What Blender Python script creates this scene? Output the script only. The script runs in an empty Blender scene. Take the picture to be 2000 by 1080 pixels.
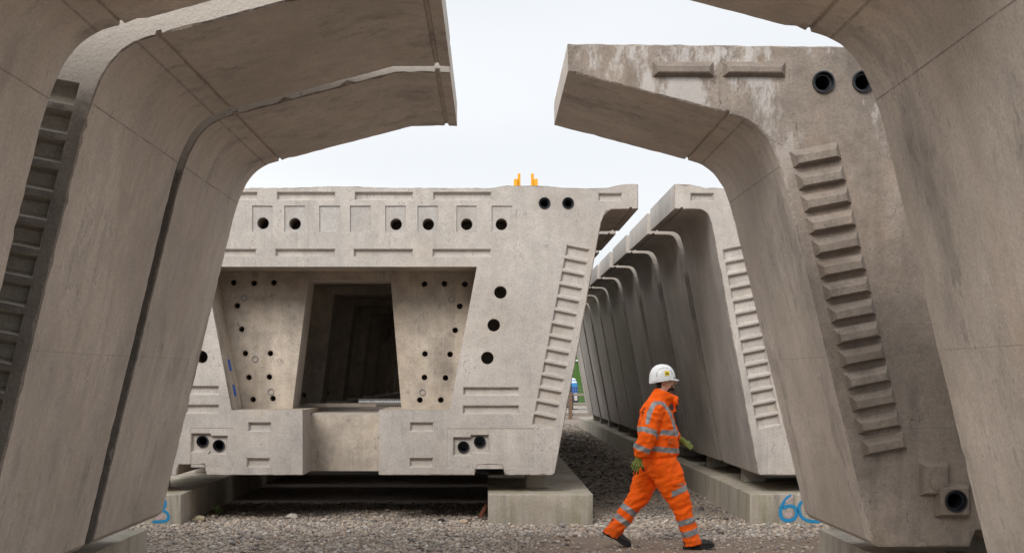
import bpy, bmesh, math, random
import numpy as np
from mathutils import Vector, Matrix, noise
from mathutils.geometry import delaunay_2d_cdt

random.seed(7)
RNG = np.random.default_rng(7)
R = math.radians
scene = bpy.context.scene
C = scene.collection

# ------------------------------------------------------------------ camera
CAM_H = 1.69
cd = bpy.data.cameras.new('camera')
cam = bpy.data.objects.new('camera', cd)
C.objects.link(cam)
cam.location = (0, 0, CAM_H)
cam.rotation_euler = (R(90), 0, 0)
cd.lens = 50.0
cd.sensor_width = 36.0
cd.shift_x = 43 / 2000.0
cd.shift_y = 197 / 2000.0
cd.clip_start = 0.05
cd.clip_end = 3000
scene.camera = cam

# ------------------------------------------------------------------ world: overcast
SUN_EL, SUN_AZ = 36, 204            # azimuth: degrees clockwise from +Y, where the light comes from
w = bpy.data.worlds.new('World')
scene.world = w
w.use_nodes = True
wn = w.node_tree
wn.nodes.clear()
wo = wn.nodes.new('ShaderNodeOutputWorld')
bg = wn.nodes.new('ShaderNodeBackground')
bg.inputs['Strength'].default_value = 0.1
sky = wn.nodes.new('ShaderNodeTexSky')
sky.sky_type = 'NISHITA'
sky.sun_disc = False
sky.sun_elevation = R(SUN_EL)
sky.sun_rotation = R(SUN_AZ)
tc = wn.nodes.new('ShaderNodeTexCoord')
mp = wn.nodes.new('ShaderNodeMapping')
mp.inputs['Scale'].default_value = (1.2, 1.2, 4.0)
nz = wn.nodes.new('ShaderNodeTexNoise')
nz.inputs['Scale'].default_value = 1.6
nz.inputs['Detail'].default_value = 2
nz.inputs['Roughness'].default_value = 0.5
cr = wn.nodes.new('ShaderNodeValToRGB')
cr.color_ramp.elements[0].position = 0.3
cr.color_ramp.elements[0].color = (4.10, 4.30, 4.55, 1)
cr.color_ramp.elements[1].position = 0.66
cr.color_ramp.elements[1].color = (5.05, 5.12, 5.18, 1)
mx = wn.nodes.new('ShaderNodeMix')
mx.data_type = 'RGBA'
mx.inputs[0].default_value = 0.97
L_ = wn.links.new
L_(tc.outputs['Generated'], mp.inputs['Vector'])
L_(mp.outputs[0], nz.inputs['Vector'])
L_(nz.outputs['Fac'], cr.inputs['Fac'])
L_(sky.outputs[0], mx.inputs[6])
L_(cr.outputs[0], mx.inputs[7])
L_(mx.outputs[2], bg.inputs['Color'])
L_(bg.outputs[0], wo.inputs['Surface'])

sl = bpy.data.lights.new('sun', 'SUN')
sl.energy = 1.5
sl.angle = R(28)
sl.color = (1.0, 0.955, 0.90)
sun = bpy.data.objects.new('sun', sl)
C.objects.link(sun)
sun.location = (0, -20, 30)
_d = Vector((math.sin(R(SUN_AZ)) * math.cos(R(SUN_EL)), math.cos(R(SUN_AZ)) * math.cos(R(SUN_EL)), math.sin(R(SUN_EL))))
sun.rotation_euler = _d.to_track_quat('Z', 'Y').to_euler()

vs = scene.view_settings
vs.view_transform = 'Standard'
vs.look = 'None'
vs.exposure = 0.98
vs.gamma = 1.0
vs.use_curve_mapping = False
scene.cycles.max_bounces = 5
scene.cycles.diffuse_bounces = 4
scene.cycles.glossy_bounces = 2
scene.cycles.use_adaptive_sampling = True
scene.cycles.adaptive_threshold = 0.02
scene.cycles.use_denoising = True

# ------------------------------------------------------------------ materials
class NT:
    def __init__(self, name):
        self.m = bpy.data.materials.new(name)
        self.m.use_nodes = True
        self.t = self.m.node_tree
        self.t.nodes.clear()
        self.out = self.t.nodes.new('ShaderNodeOutputMaterial')
        self.b = self.t.nodes.new('ShaderNodeBsdfPrincipled')
        self.l(self.b.outputs[0], self.out.inputs[0])
    def l(self, a, b):
        self.t.links.new(a, b)
    def val(self, sock, v):
        if hasattr(v, 'is_linked') or hasattr(v, 'links'):
            self.l(v, sock)
        else:
            sock.default_value = v
    def math(self, op, a, b=None, c=None, clamp=False):
        n = self.t.nodes.new('ShaderNodeMath')
        n.operation = op
        n.use_clamp = clamp
        self.val(n.inputs[0], a)
        if b is not None: self.val(n.inputs[1], b)
        if c is not None: self.val(n.inputs[2], c)
        return n.outputs[0]
    def coord(self, out='Object', scale=(1, 1, 1), rand=0.0):
        t = self.t.nodes.new('ShaderNodeTexCoord')
        v = t.outputs[out]
        if rand:
            oi = self.t.nodes.new('ShaderNodeObjectInfo')
            m = self.math('MULTIPLY', oi.outputs['Random'], rand)
            va = self.t.nodes.new('ShaderNodeVectorMath')
            va.operation = 'ADD'
            self.l(v, va.inputs[0])
            cmb = self.t.nodes.new('ShaderNodeCombineXYZ')
            self.l(m, cmb.inputs[0]); self.l(m, cmb.inputs[1])
            self.l(cmb.outputs[0], va.inputs[1])
            v = va.outputs[0]
        if scale != (1, 1, 1):
            mpn = self.t.nodes.new('ShaderNodeMapping')
            mpn.inputs['Scale'].default_value = scale
            self.l(v, mpn.inputs['Vector'])
            v = mpn.outputs[0]
        return v
    def noise(self, vec, scale, detail=4, rough=0.55, dist=0.0):
        n = self.t.nodes.new('ShaderNodeTexNoise')
        n.inputs['Scale'].default_value = scale
        n.inputs['Detail'].default_value = detail
        n.inputs['Roughness'].default_value = rough
        n.inputs['Distortion'].default_value = dist
        self.l(vec, n.inputs['Vector'])
        return n.outputs['Fac']
    def vor(self, vec, scale, feature='F1'):
        n = self.t.nodes.new('ShaderNodeTexVoronoi')
        n.feature = feature
        n.inputs['Scale'].default_value = scale
        self.l(vec, n.inputs['Vector'])
        return n.outputs['Distance']
    def ramp(self, fac, stops):
        n = self.t.nodes.new('ShaderNodeValToRGB')
        e = n.color_ramp.elements
        while len(e) < len(stops): e.new(0.5)
        for q, (p, c) in zip(e, stops):
            q.position = p
            q.color = (c, c, c, 1) if not hasattr(c, '__len__') else (*c, 1)
        self.l(fac, n.inputs['Fac'])
        return n.outputs[0]
    def mix(self, fac, a, b, mode='MIX'):
        n = self.t.nodes.new('ShaderNodeMix')
        n.data_type = 'RGBA'
        n.blend_type = mode
        self.val(n.inputs[0], fac)
        for s, v in ((n.inputs[6], a), (n.inputs[7], b)):
            if hasattr(v, 'links'): self.l(v, s)
            else: s.default_value = (*v, 1) if len(v) == 3 else v
        return n.outputs[2]
    def bump(self, h, strength=0.3, dist=0.01, prev=None):
        n = self.t.nodes.new('ShaderNodeBump')
        n.inputs['Strength'].default_value = strength
        n.inputs['Distance'].default_value = dist
        self.l(h, n.inputs['Height'])
        if prev is not None: self.l(prev, n.inputs['Normal'])
        return n.outputs[0]
    def sep(self, vec):
        n = self.t.nodes.new('ShaderNodeSeparateXYZ')
        self.l(vec, n.inputs[0])
        return n.outputs

def concrete(name, col, var=0.16, mott=0.10, rough=0.85, streak=0.25, pits=0.5, white=0.0, smudge=0.3,
             lines=(), bumpy=0.25, brown=0.0, moss=0.0, spec=0.3, upper_col=None, objvar=0.0, tint=(0.80, 0.70, 0.58)):
    n = NT(name)
    co = n.coord(rand=37.0)
    raw = n.coord()
    sx, sy, sz = n.sep(raw)
    col = tuple(col)
    dk = tuple(c * (1 - var) for c in col)
    lt = tuple(min(1, c * (1 + var * 0.8)) for c in col)
    A = n.noise(co, 0.9, 3, 0.6)
    B = n.noise(co, 7.0, 5, 0.68)
    Cn = n.noise(co, 60.0, 2, 0.7)
    c = n.mix(n.ramp(A, [(0.32, 0.0), (0.68, 1.0)]), dk, lt)
    # slow drift between grey and warm cement
    E = n.noise(n.coord(scale=(1.0, 1.0, 0.55), rand=53.0), 1.7, 5, 0.66)
    c = n.mix(n.math('MULTIPLY', n.ramp(E, [(0.55, 0.0), (0.30, 1.0)][::-1]), 0.35 + brown), c,
              tuple(a * b for a, b in zip(col, tint)))
    if objvar:                                       # castings differ in tone from one to the next
        oi = n.t.nodes.new('ShaderNodeObjectInfo')
        c = n.mix(1.0, c, n.ramp(oi.outputs['Random'], [(0.0, 1 - objvar), (1.0, 1 + objvar * 0.7)]), 'MULTIPLY')
    # mid and fine mottling
    c = n.mix(1.0, c, n.ramp(B, [(0.25, 1 - mott * 1.6), (0.75, 1 + mott)]), 'MULTIPLY')
    c = n.mix(1.0, c, n.ramp(Cn, [(0.25, 0.80), (0.75, 1.14)]), 'MULTIPLY')
    # vertical water streaks
    st = n.noise(n.coord(scale=(7, 7, 0.35), rand=11.0), 1.0, 3, 0.6)
    stm = n.math('MULTIPLY', n.ramp(st, [(0.47, 0.0), (0.68, 1.0)]), n.ramp(A, [(0.40, 0.2), (0.60, 1.0)]))
    c = n.mix(n.math('MULTIPLY', stm, streak), c, tuple(a * 0.42 for a in col))
    # thin sharp run marks
    rn = n.noise(n.coord(scale=(22, 22, 0.55), rand=29.0), 1.0, 2, 0.5)
    c = n.mix(n.math('MULTIPLY', n.math('MULTIPLY', n.ramp(rn, [(0.62, 0.0), (0.68, 1.0)]), n.ramp(E, [(0.48, 0.0), (0.58, 1.0)])), streak * 0.9), c, tuple(a * 0.40 for a in col))
    # dirty smudges
    c = n.mix(n.math('MULTIPLY', n.ramp(E, [(0.53, 0.0), (0.70, 1.0)]), smudge), c, tuple(a * 0.33 for a in col))
    # fine dark scuffs
    c = n.mix(n.math('MULTIPLY', n.ramp(n.math('MULTIPLY', B, n.math('ADD', E, 0.5)), [(0.60, 0.0), (0.70, 1.0)]), smudge * 0.8), c, tuple(a * 0.35 for a in col))
    if white:
        wv = n.noise(n.coord(scale=(2.2, 2.2, 0.9), rand=5.0), 1.5, 6, 0.72)
        mr = n.t.nodes.new('ShaderNodeMapRange')
        mr.inputs[1].default_value = 2.9; mr.inputs[2].default_value = 3.7
        n.l(sz, mr.inputs[0])
        wm = n.math('MULTIPLY', n.ramp(wv, [(0.52, 0.0), (0.60, 1.0)]), mr.outputs[0])
        c = n.mix(n.math('MULTIPLY', wm, white), c, (0.66, 0.65, 0.64))
    if moss:
        mo = n.noise(n.coord(scale=(5, 5, 0.8), rand=3.0), 1.0, 5, 0.7)
        c = n.mix(n.math('MULTIPLY', n.ramp(mo, [(0.48, 0.0), (0.70, 1.0)]), moss), c, (0.20, 0.19, 0.085))
    if upper_col:                                        # base colour up to web height, a second colour above, ragged by noise
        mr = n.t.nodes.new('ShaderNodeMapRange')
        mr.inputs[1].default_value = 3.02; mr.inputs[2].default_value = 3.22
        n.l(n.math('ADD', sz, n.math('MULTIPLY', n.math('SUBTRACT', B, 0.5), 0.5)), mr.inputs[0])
        c = n.mix(n.math('MULTIPLY', mr.outputs[0], 0.85), c, upper_col)
    # hairline cracks, only in places
    ck = n.math('MULTIPLY', n.math('LESS_THAN', n.math('ABSOLUTE', n.math('SUBTRACT', E, 0.53)), 0.0022), n.ramp(A, [(0.52, 0.0), (0.57, 1.0)]))
    c = n.mix(n.math('MULTIPLY', ck, 0.55), c, tuple(a * 0.25 for a in col))
    # casting lines of the formwork
    for (z0, wd, am) in lines:
        wz = n.math('ADD', n.math('SUBTRACT', sz, z0), n.math('MULTIPLY', n.math('SUBTRACT', A, 0.5), 0.006))
        ln = n.math('LESS_THAN', n.math('ABSOLUTE', wz), wd)
        ln = n.math('MULTIPLY', ln, n.ramp(B, [(0.35, 0.25), (0.55, 1.0)]))
        c = n.mix(n.math('MULTIPLY', ln, am), c, tuple(a * 0.28 for a in col))
    # blow holes
    pm = n.math('MULTIPLY', n.ramp(Cn, [(0.66, 0.0), (0.72, 1.0)]), n.ramp(B, [(0.45, 0.1), (0.62, 1.0)]))
    c = n.mix(n.math('MULTIPLY', pm, pits), c, tuple(a * 0.25 for a in col))
    n.l(c, n.b.inputs['Base Color'])
    n.l(n.ramp(B, [(0.2, max(0.05, rough - 0.12)), (0.8, min(1, rough + 0.10))]), n.b.inputs['Roughness'])
    n.b.inputs['Specular IOR Level'].default_value = spec
    n.l(n.bump(n.noise(co, 26.0, 3, 0.75), bumpy, 0.02), n.b.inputs['Normal'])
    return n.m

def plain(name, col, rough=0.6, metal=0.0, var=0.08, scale=14.0, spec=0.4, bumpy=0.0):
    n = NT(name)
    co = n.coord(rand=9.0)
    f = n.noise(co, scale, 5, 0.6)
    c = n.mix(f, tuple(a * (1 - var * 2) for a in col), tuple(min(1, a * (1 + var * 2)) for a in col))
    n.l(c, n.b.inputs['Base Color'])
    n.b.inputs['Roughness'].default_value = rough
    n.b.inputs['Metallic'].default_value = metal
    n.b.inputs['Specular IOR Level'].default_value = spec
    if bumpy:
        n.l(n.bump(f, bumpy, 0.01), n.b.inputs['Normal'])
    return n.m

NEARLINES = ((3.115, 0.004, 0.75), (3.432, 0.0035, 0.55), (1.83, 0.0025, 0.4))
M = {}
M['far_face'] = concrete('pale_cast_concrete', (0.505, 0.465, 0.428), var=0.14, mott=0.12, streak=0.24, smudge=0.22, pits=0.45,
                         lines=((2.60, 0.0015, 0.25), (1.46, 0.0015, 0.25)), bumpy=0.25)
M['far_inner'] = concrete('stained_inner_concrete', (0.52, 0.455, 0.385), var=0.28, mott=0.18, streak=0.35, smudge=0.7, brown=0.15, bumpy=0.25)
M['far_side'] = concrete('smooth_grey_concrete', (0.52, 0.48, 0.445), var=0.24, mott=0.10, rough=0.5, streak=0.35, smudge=0.3, pits=0.15,
                         lines=((2.70, 0.003, 0.5),), bumpy=0.05, spec=0.5, objvar=0.25)
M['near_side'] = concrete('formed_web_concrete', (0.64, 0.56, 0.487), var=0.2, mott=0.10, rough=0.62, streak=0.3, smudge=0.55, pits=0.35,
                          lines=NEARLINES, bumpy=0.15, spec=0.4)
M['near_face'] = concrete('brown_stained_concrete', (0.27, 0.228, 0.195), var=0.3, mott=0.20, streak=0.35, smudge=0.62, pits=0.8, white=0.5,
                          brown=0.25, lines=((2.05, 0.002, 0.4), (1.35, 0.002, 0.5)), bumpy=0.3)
M['dark_face'] = concrete('dark_joint_concrete', (0.23, 0.205, 0.18), upper_col=(0.50, 0.455, 0.41), var=0.2, mott=0.15, streak=0.3, smudge=0.4, pits=0.7, bumpy=0.5)  # dark tone at web height, paler tone at deck height
M['edge'] = concrete('spalled_edge_concrete', (0.33, 0.285, 0.25), var=0.3, mott=0.3, streak=0.1, smudge=0.5, pits=1.0, bumpy=0.9)
M['plinth'] = concrete('plinth_concrete', (0.50, 0.455, 0.385), var=0.14, mott=0.1, streak=0.65, smudge=0.25, pits=0.6, moss=0.55, bumpy=0.25, brown=0.1)
M['block'] = concrete('block_concrete', (0.40, 0.37, 0.32), var=0.14, mott=0.1, streak=0.3, smudge=0.25, bumpy=0.25)
M['patch'] = concrete('grey_mortar', (0.47, 0.445, 0.42), var=0.12, mott=0.12, streak=0.1, smudge=0.2, bumpy=0.3)
M['sleeve'] = plain('black_plastic_sleeve', (0.018, 0.020, 0.026), 0.35, spec=0.5)
M['bore'] = plain('cast_bore', (0.33, 0.285, 0.24), 0.9, var=0.15)
M['steel'] = plain('dull_steel', (0.28, 0.28, 0.29), 0.45, 0.8)
M['blue_plastic'] = plain('blue_plastic', (0.02, 0.12, 0.5), 0.45)

# ------------------------------------------------------------------ object helpers
def link(name, me, mats=None, parent=None, loc=None):
    o = bpy.data.objects.new(name, me)
    C.objects.link(o)
    if mats is not None and me is not None:
        if not me.materials:
            for m in (mats if isinstance(mats, (list, tuple)) else [mats]):
                me.materials.append(m)
    if parent is not None: o.parent = parent
    if loc is not None: o.location = loc
    return o

def tag(o, label=None, cat=None, group=None, kind=None):
    if label: o['label'] = label
    if cat: o['category'] = cat
    if group: o['group'] = group
    if kind: o['kind'] = kind
    return o

def empty(name, loc=(0, 0, 0), rz=0):
    o = bpy.data.objects.new(name, None)
    C.objects.link(o)
    o.location = loc
    o.rotation_euler = (0, 0, rz)
    o.empty_display_size = 0.2
    return o

def mesh_from(name, verts, faces, mi=None, smooth_angle=None):
    me = bpy.data.meshes.new(name)
    me.from_pydata([tuple(v) for v in verts], [], [tuple(f) for f in faces])
    if mi is not None:
        me.polygons.foreach_set('material_index', mi)
    bm = bmesh.new()
    bm.from_mesh(me)
    bmesh.ops.recalc_face_normals(bm, faces=bm.faces)
    bm.to_mesh(me)
    bm.free()
    if smooth_angle:
        me.polygons.foreach_set('use_smooth', [True] * len(me.polygons))
        me.set_sharp_from_angle(angle=R(smooth_angle))
    me.update()
    return me

def box_mesh(name, x0, x1, y0, y1, z0, z1, bev=0.0, seg=2, jitter=0.0):
    bm = bmesh.new()
    bmesh.ops.create_cube(bm, size=1.0)
    for v in bm.verts:
        v.co = Vector(((x0 + x1) / 2 + v.co.x * (x1 - x0), (y0 + y1) / 2 + v.co.y * (y1 - y0), (z0 + z1) / 2 + v.co.z * (z1 - z0)))
    if bev:
        bmesh.ops.bevel(bm, geom=list(bm.edges), offset=bev, segments=seg, affect='EDGES')
    if jitter:
        for v in bm.verts:
            v.co += Vector((random.uniform(-1, 1), random.uniform(-1, 1), random.uniform(-1, 1))) * jitter
    me = bpy.data.meshes.new(name)
    bm.to_mesh(me)
    bm.free()
    return me

def inside(px, py, poly):
    n = len(poly)
    c = np.zeros(px.shape, bool)
    x = poly[:, 0]; y = poly[:, 1]
    j = n - 1
    for i in range(n):
        cond = ((y[i] > py) != (y[j] > py)) & (px < (x[j] - x[i]) * (py - y[i]) / (y[j] - y[i] + 1e-12) + x[i])
        c ^= cond
        j = i
    return c

def fill(outer, holes):
    """triangles of a flat polygon with holes; returns 2D verts and faces"""
    vs_, es = [], []
    for lp in [outer] + list(holes):
        b = len(vs_)
        k = len(lp)
        vs_ += [Vector((float(p[0]), float(p[1]))) for p in lp]
        es += [(b + i, b + (i + 1) % k) for i in range(k)]
    ov, oe, of, *_ = delaunay_2d_cdt(vs_, es, [], 1, 1e-6)
    P = np.array([[v.x, v.y] for v in ov])
    F = np.array([f for f in of if len(f) == 3], int)
    cen = P[F].mean(axis=1)
    keep = inside(cen[:, 0], cen[:, 1], np.array(outer, float))
    for h in holes:
        keep &= ~inside(cen[:, 0], cen[:, 1], np.array(h, float))
    return P, F[keep]

def resample(pts, step, closed=True):
    pts = [np.array(p, float) for p in pts]
    out = []
    n = len(pts)
    for i in range(n if closed else n - 1):
        a, b = pts[i], pts[(i + 1) % n]
        k = max(1, int(round(np.linalg.norm(b - a) / step)))
        for j in range(k): out.append(a + (b - a) * j / k)
    if not closed: out.append(pts[-1])
    return np.array(out)

def normals2(P, closed=True):
    """left-hand normals of a loop"""
    if closed:
        d1 = P - np.roll(P, 1, 0); d2 = np.roll(P, -1, 0) - P
    else:
        d = np.diff(P, axis=0)
        d1 = np.vstack([d[:1], d]); d2 = np.vstack([d, d[-1:]])
    d1 /= np.linalg.norm(d1, axis=1)[:, None] + 1e-12
    d2 /= np.linalg.norm(d2, axis=1)[:, None] + 1e-12
    t = d1 + d2
    t /= np.linalg.norm(t, axis=1)[:, None] + 1e-12
    return np.stack([-t[:, 1], t[:, 0]], 1)

def bez(p0, p1, p2, p3, n):
    out = []
    for i in range(n + 1):
        t = i / n
        out.append(tuple((1 - t) ** 3 * a + 3 * (1 - t) ** 2 * t * b + 3 * (1 - t) * t * t * c + t ** 3 * d for a, b, c, d in zip(p0, p1, p2, p3)))
    return out

def wear(n, base, amp, chip=0.0, pchip=0.03):
    """ragged distances along an edge: smooth wander plus a few chips"""
    x = np.arange(n)
    o = RNG.uniform(0, 100)
    a = np.array([noise.noise((i * 0.35 + o, o, 0.3)) for i in x])
    b = RNG.uniform(-0.5, 0.5, n)
    d = base + amp * (0.6 * np.abs(a) + 0.5 * (b + 0.5))
    if chip:
        for i in np.nonzero(RNG.uniform(size=n) < pchip)[0]:
            d[i] += RNG.uniform(0.3, 1) * chip
    return d

# ------------------------------------------------------------------ cross sections (u across, z up; closed, counter-clockwise seen from the front)
def mirror_half(half):
    """half: right-hand side from the bottom centre outwards and up to the top centre"""
    left = [(-u, z) for (u, z) in reversed(half)]
    return half + left

def near_half(wide):
    h = [(1.55, 0.55), (1.58, 0.665), (1.80, 0.665), (1.84, 0.55), (2.46, 0.55), (2.497, 0.585)]
    h += bez((3.05, 2.87), (3.155, 3.32), (3.25, 3.415), (3.454, 3.466), 14)
    h += [(3.458, 3.488), (3.476, 3.492), (3.482, 3.474)]
    h += [(4.55, 3.753)]
    if wide:
        h += [(4.820, 3.756), (4.828, 3.776), (4.848, 3.776), (4.856, 3.756), (4.925, 3.753), (4.925, 3.945)]
    else:
        h += [(4.55, 3.94)]
    h += [(2.2, 3.915)]
    return h

FS = 167.3                                           # the far face is 16.6 m away: its pixels per metre, used to read sizes
def fu(px): return (px - 665) / FS
def fz(py): return CAM_H + (737 - py) / FS

def far_half():
    h = [(1.56, 0.55), (1.60, 0.672), (1.885, 0.672), (1.915, 0.55), (2.47, 0.55), (2.50, 0.575)]
    h += bez((2.985, 3.19), (3.04, 3.50), (3.05, 3.645), (3.20, 3.648), 12)
    h += [(3.37, 3.652), (3.376, 3.668), (3.396, 3.668), (3.402, 3.653), (3.473, 3.655), (3.473, 3.945)]
    h += [(3.29, 3.943), (3.11, 3.902), (2.80, 3.897), (2.56, 3.904), (2.40, 3.925), (1.95, 3.928), (1.75, 3.900), (0.6, 3.902), (0.15, 3.918)]
    return h

OPEN_TOP, OPEN_BOT = 2.981, 1.31                     # void of the far segments
OW_T, OW_B = 1.59, 1.273
SLOT = 0.445

def shell_mesh(name, outer, void, length, holes=(), slot=None, chip=0.035, step=0.055, plain_front=False):
    """hollow segment: front at y=0, back at y=length. slot=(half width, depth) cuts the bottom slab open at the front."""
    V, F, MI = [], [], []
    def addv(P2, y):
        b = len(V)
        ys = np.broadcast_to(y, (len(P2),))
        for p, yy in zip(P2, ys): V.append((p[0], float(yy), p[1]))
        return b
    def strip(a, b, n, mi, closed=True):
        for i in range(n if closed else n - 1):
            j = (i + 1) % n
            F.append((a + i, a + j, b + j, b + i)); MI.append(mi)
    O = resample(outer, step)
    nrm = normals2(O)
    n = len(O)
    def ring_pair(y_face, sgn):
        d = wear(n, 0.005, 0.012, chip)
        e = wear(n, 0.004, 0.010, chip)
        top = O[:, 1] > 3.88
        Ofull = O + nrm * (RNG.uniform(-0.0015, 0.0015, n))[:, None]
        Ofull[top, 1] += RNG.uniform(-0.004, 0.002, top.sum())
        face = O + nrm * d[:, None]
        return face, Ofull, y_face + sgn * e
    f_face, f_full, f_y = ring_pair(0.0, 1)
    b_face, b_full, b_y = ring_pair(length, -1)
    Vd = resample(void, 0.2)
    nv = len(Vd)
    # ---- front
    if slot is None:
        P, T = fill(f_face, [Vd] + list(holes))
    else:
        # insert the slot: walk the outer loop, break it between u=-SLOT..SLOT on the underside
        hw, dep = slot
        keep = [i for i in range(n) if not (abs(O[i, 0]) < hw + 1e-6 and O[i, 1] < 0.6)]
        # order so that the gap is at the seam
        k0 = next(i for i, k in enumerate(keep) if O[k, 0] > 0 and O[k, 1] < 0.6 and all(not (0 < O[q, 0] < O[k, 0] and O[q, 1] < 0.6) for q in keep))
        keep = keep[k0:] + keep[:k0]
        loop = [tuple(f_face[k]) for k in keep]
        inner = [(-hw, 0.56), (-hw, OPEN_BOT), (-OW_B, OPEN_BOT), (-OW_T, OPEN_TOP), (OW_T, OPEN_TOP), (OW_B, OPEN_BOT), (hw, OPEN_BOT), (hw, 0.56)]
        P, T = fill(loop + inner, list(holes))
    b = len(V)
    for p in P: V.append((p[0], 0.0, p[1]))
    for t in T: F.append(tuple(b + int(i) for i in t)); MI.append(0)
    # ---- outside
    a0 = addv(f_face, 0.0)
    a1 = addv(f_full, f_y)
    a2 = addv(b_full, b_y)
    a3 = addv(b_face, length)
    if slot is None:
        strip(a0, a1, n, 2); strip(a1, a2, n, 1); strip(a2, a3, n, 2)
    else:
        hw, dep = slot
        for i in range(n):
            j = (i + 1) % n
            sl_ = O[i, 1] < 0.6 and O[j, 1] < 0.6 and min(abs(O[i, 0]), abs(O[j, 0])) < hw
            if not sl_:
                F.append((a0 + i, a0 + j, a1 + j, a1 + i)); MI.append(2)
                F.append((a1 + i, a1 + j, a2 + j, a2 + i)); MI.append(1)
            F.append((a2 + i, a2 + j, a3 + j, a3 + i)); MI.append(2)
        # underside behind the slot, slot cheeks and panel
        q = [(-hw - 0.05, dep, 0.55), (hw + 0.05, dep, 0.55), (hw + 0.05, length, 0.552), (-hw - 0.05, length, 0.552)]
        b = len(V); V.extend(q); F.append((b, b + 1, b + 2, b + 3)); MI.append(1)
        for s in (-1, 1):
            b = len(V)
            V.extend([(s * hw, 0, 0.55), (s * hw, 0, OPEN_BOT), (s * hw, dep, OPEN_BOT), (s * hw, dep, 0.55)])
            F.append((b, b + 1, b + 2, b + 3)); MI.append(0)
        b = len(V)
        V.extend([(-hw, dep, 0.55), (hw, dep, 0.55), (hw, dep, 1.235), (-hw, dep, 1.235), (hw, dep + 0.10, 1.255), (-hw, dep + 0.10, 1.255), (hw, length, 1.255), (-hw, length, 1.255)])
        F.append((b, b + 1, b + 2, b + 3)); MI.append(3)
        F.append((b + 3, b + 2, b + 4, b + 5)); MI.append(0)
        F.append((b + 5, b + 4, b + 6, b + 7)); MI.append(3)
    # ---- void walls and back
    v0 = addv(Vd, 0.0); v1 = addv(Vd, length)
    for i in range(nv):
        j = (i + 1) % nv
        floor_mid = slot is not None and Vd[i, 1] < OPEN_BOT + 0.01 and Vd[j, 1] < OPEN_BOT + 0.01 and max(abs(Vd[i, 0]), abs(Vd[j, 0])) <= SLOT + 1e-3
        if floor_mid: continue
        F.append((v0 + i, v0 + j, v1 + j, v1 + i)); MI.append(3)
    if slot is not None:
        for s in (-1, 1):
            b = len(V)
            V.extend([(s * slot[0], slot[1], 1.255), (s * slot[0], slot[1], OPEN_BOT), (s * slot[0], length, OPEN_BOT), (s * slot[0], length, 1.255)])
            F.append((b, b + 1, b + 2, b + 3)); MI.append(3)
    P, T = fill(b_face, [Vd])
    b = len(V)
    for p in P: V.append((p[0], length, p[1]))
    for t in T: F.append(tuple(b + int(i) for i in reversed(t))); MI.append(0)
    me = bpy.data.meshes.new(name)
    me.from_pydata(V, [], F)
    me.polygons.foreach_set('material_index', MI)
    bm = bmesh.new(); bm.from_mesh(me)
    bmesh.ops.remove_doubles(bm, verts=bm.verts, dist=0.0002)
    bmesh.ops.recalc_face_normals(bm, faces=bm.faces)
    bm.to_mesh(me); bm.free()
    me.set_sharp_from_angle(angle=R(24))
    me.polygons.foreach_set('use_smooth', [p.material_index == 1 for p in me.polygons])
    me.update()
    return me

def circle(cx, cz, r, k=22):
    return [(cx + r * math.cos(2 * math.pi * i / k), cz + r * math.sin(2 * math.pi * i / k)) for i in range(k)]

def centre_of(poly):
    p = np.array(poly)
    return p.mean(0)

def shrink(poly, d):
    P = np.array(poly, float)
    a = 0.5 * np.sum(P[:, 0] * np.roll(P[:, 1], -1) - np.roll(P[:, 0], -1) * P[:, 1])
    Q = P if a > 0 else P[::-1]
    n = len(Q)
    out = []
    for i in range(n):
        p0, p1, p2 = Q[i - 1], Q[i], Q[(i + 1) % n]
        e1 = (p1 - p0) / np.linalg.norm(p1 - p0); e2 = (p2 - p1) / np.linalg.norm(p2 - p1)
        n1 = np.array([-e1[1], e1[0]]); n2 = np.array([-e2[1], e2[0]])
        k = 1 + float(n1 @ n2)
        out.append(p1 + (n1 + n2) * d / max(0.3, k))
    return np.array(out) if a > 0 else np.array(out)[::-1]

def pocket_mesh(name, poly, depth, taper, holes=(), rim=0.006, drop=0.0):
    """recess (depth>0) or raised key (depth<0); local origin = centre of the outline, front plane y=0"""
    c = centre_of(poly)
    P0 = np.array(poly, float) - c
    dirn = 1 if depth > 0 else -1
    Pr = shrink(P0, rim)
    P1 = shrink(P0, taper + rim)
    V, F = [], []
    n = len(P0)
    # worn lip, tapered wall, rounded root, bottom
    levels = [(P0, 0.0), (Pr, depth * 0.12), (P1, depth * 0.96), (shrink(P1, rim * 0.7), depth)]
    if depth < 0:
        Pd = P1 - np.array([0.0, drop])
        levels = [(P0, 0.01), (P0, 0.0), (Pd, depth * 0.92), (shrink(Pd, rim), depth)]
    for (Q, y) in levels:
        for p in Q: V.append((p[0] + random.uniform(-.0015, .0015), y, p[1] + random.uniform(-.0015, .0015)))
    for lv in range(len(levels) - 1):
        for i in range(n):
            j = (i + 1) % n
            F.append((lv * n + i, lv * n + j, (lv + 1) * n + j, (lv + 1) * n + i))
    Q, y = levels[-1]
    T2, tri = fill(Q, [np.array(h) - c for h in holes])
    b = len(V)
    V += [(p[0], y, p[1]) for p in T2]
    F += [tuple(b + int(i) for i in t) for t in tri]
    me = bpy.data.meshes.new(name)
    me.from_pydata(V, [], F)
    bm = bmesh.new(); bm.from_mesh(me)
    bmesh.ops.remove_doubles(bm, verts=bm.verts, dist=0.0001)
    bmesh.ops.recalc_face_normals(bm, faces=bm.faces)
    bm.to_mesh(me); bm.free()
    return me, c

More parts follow.
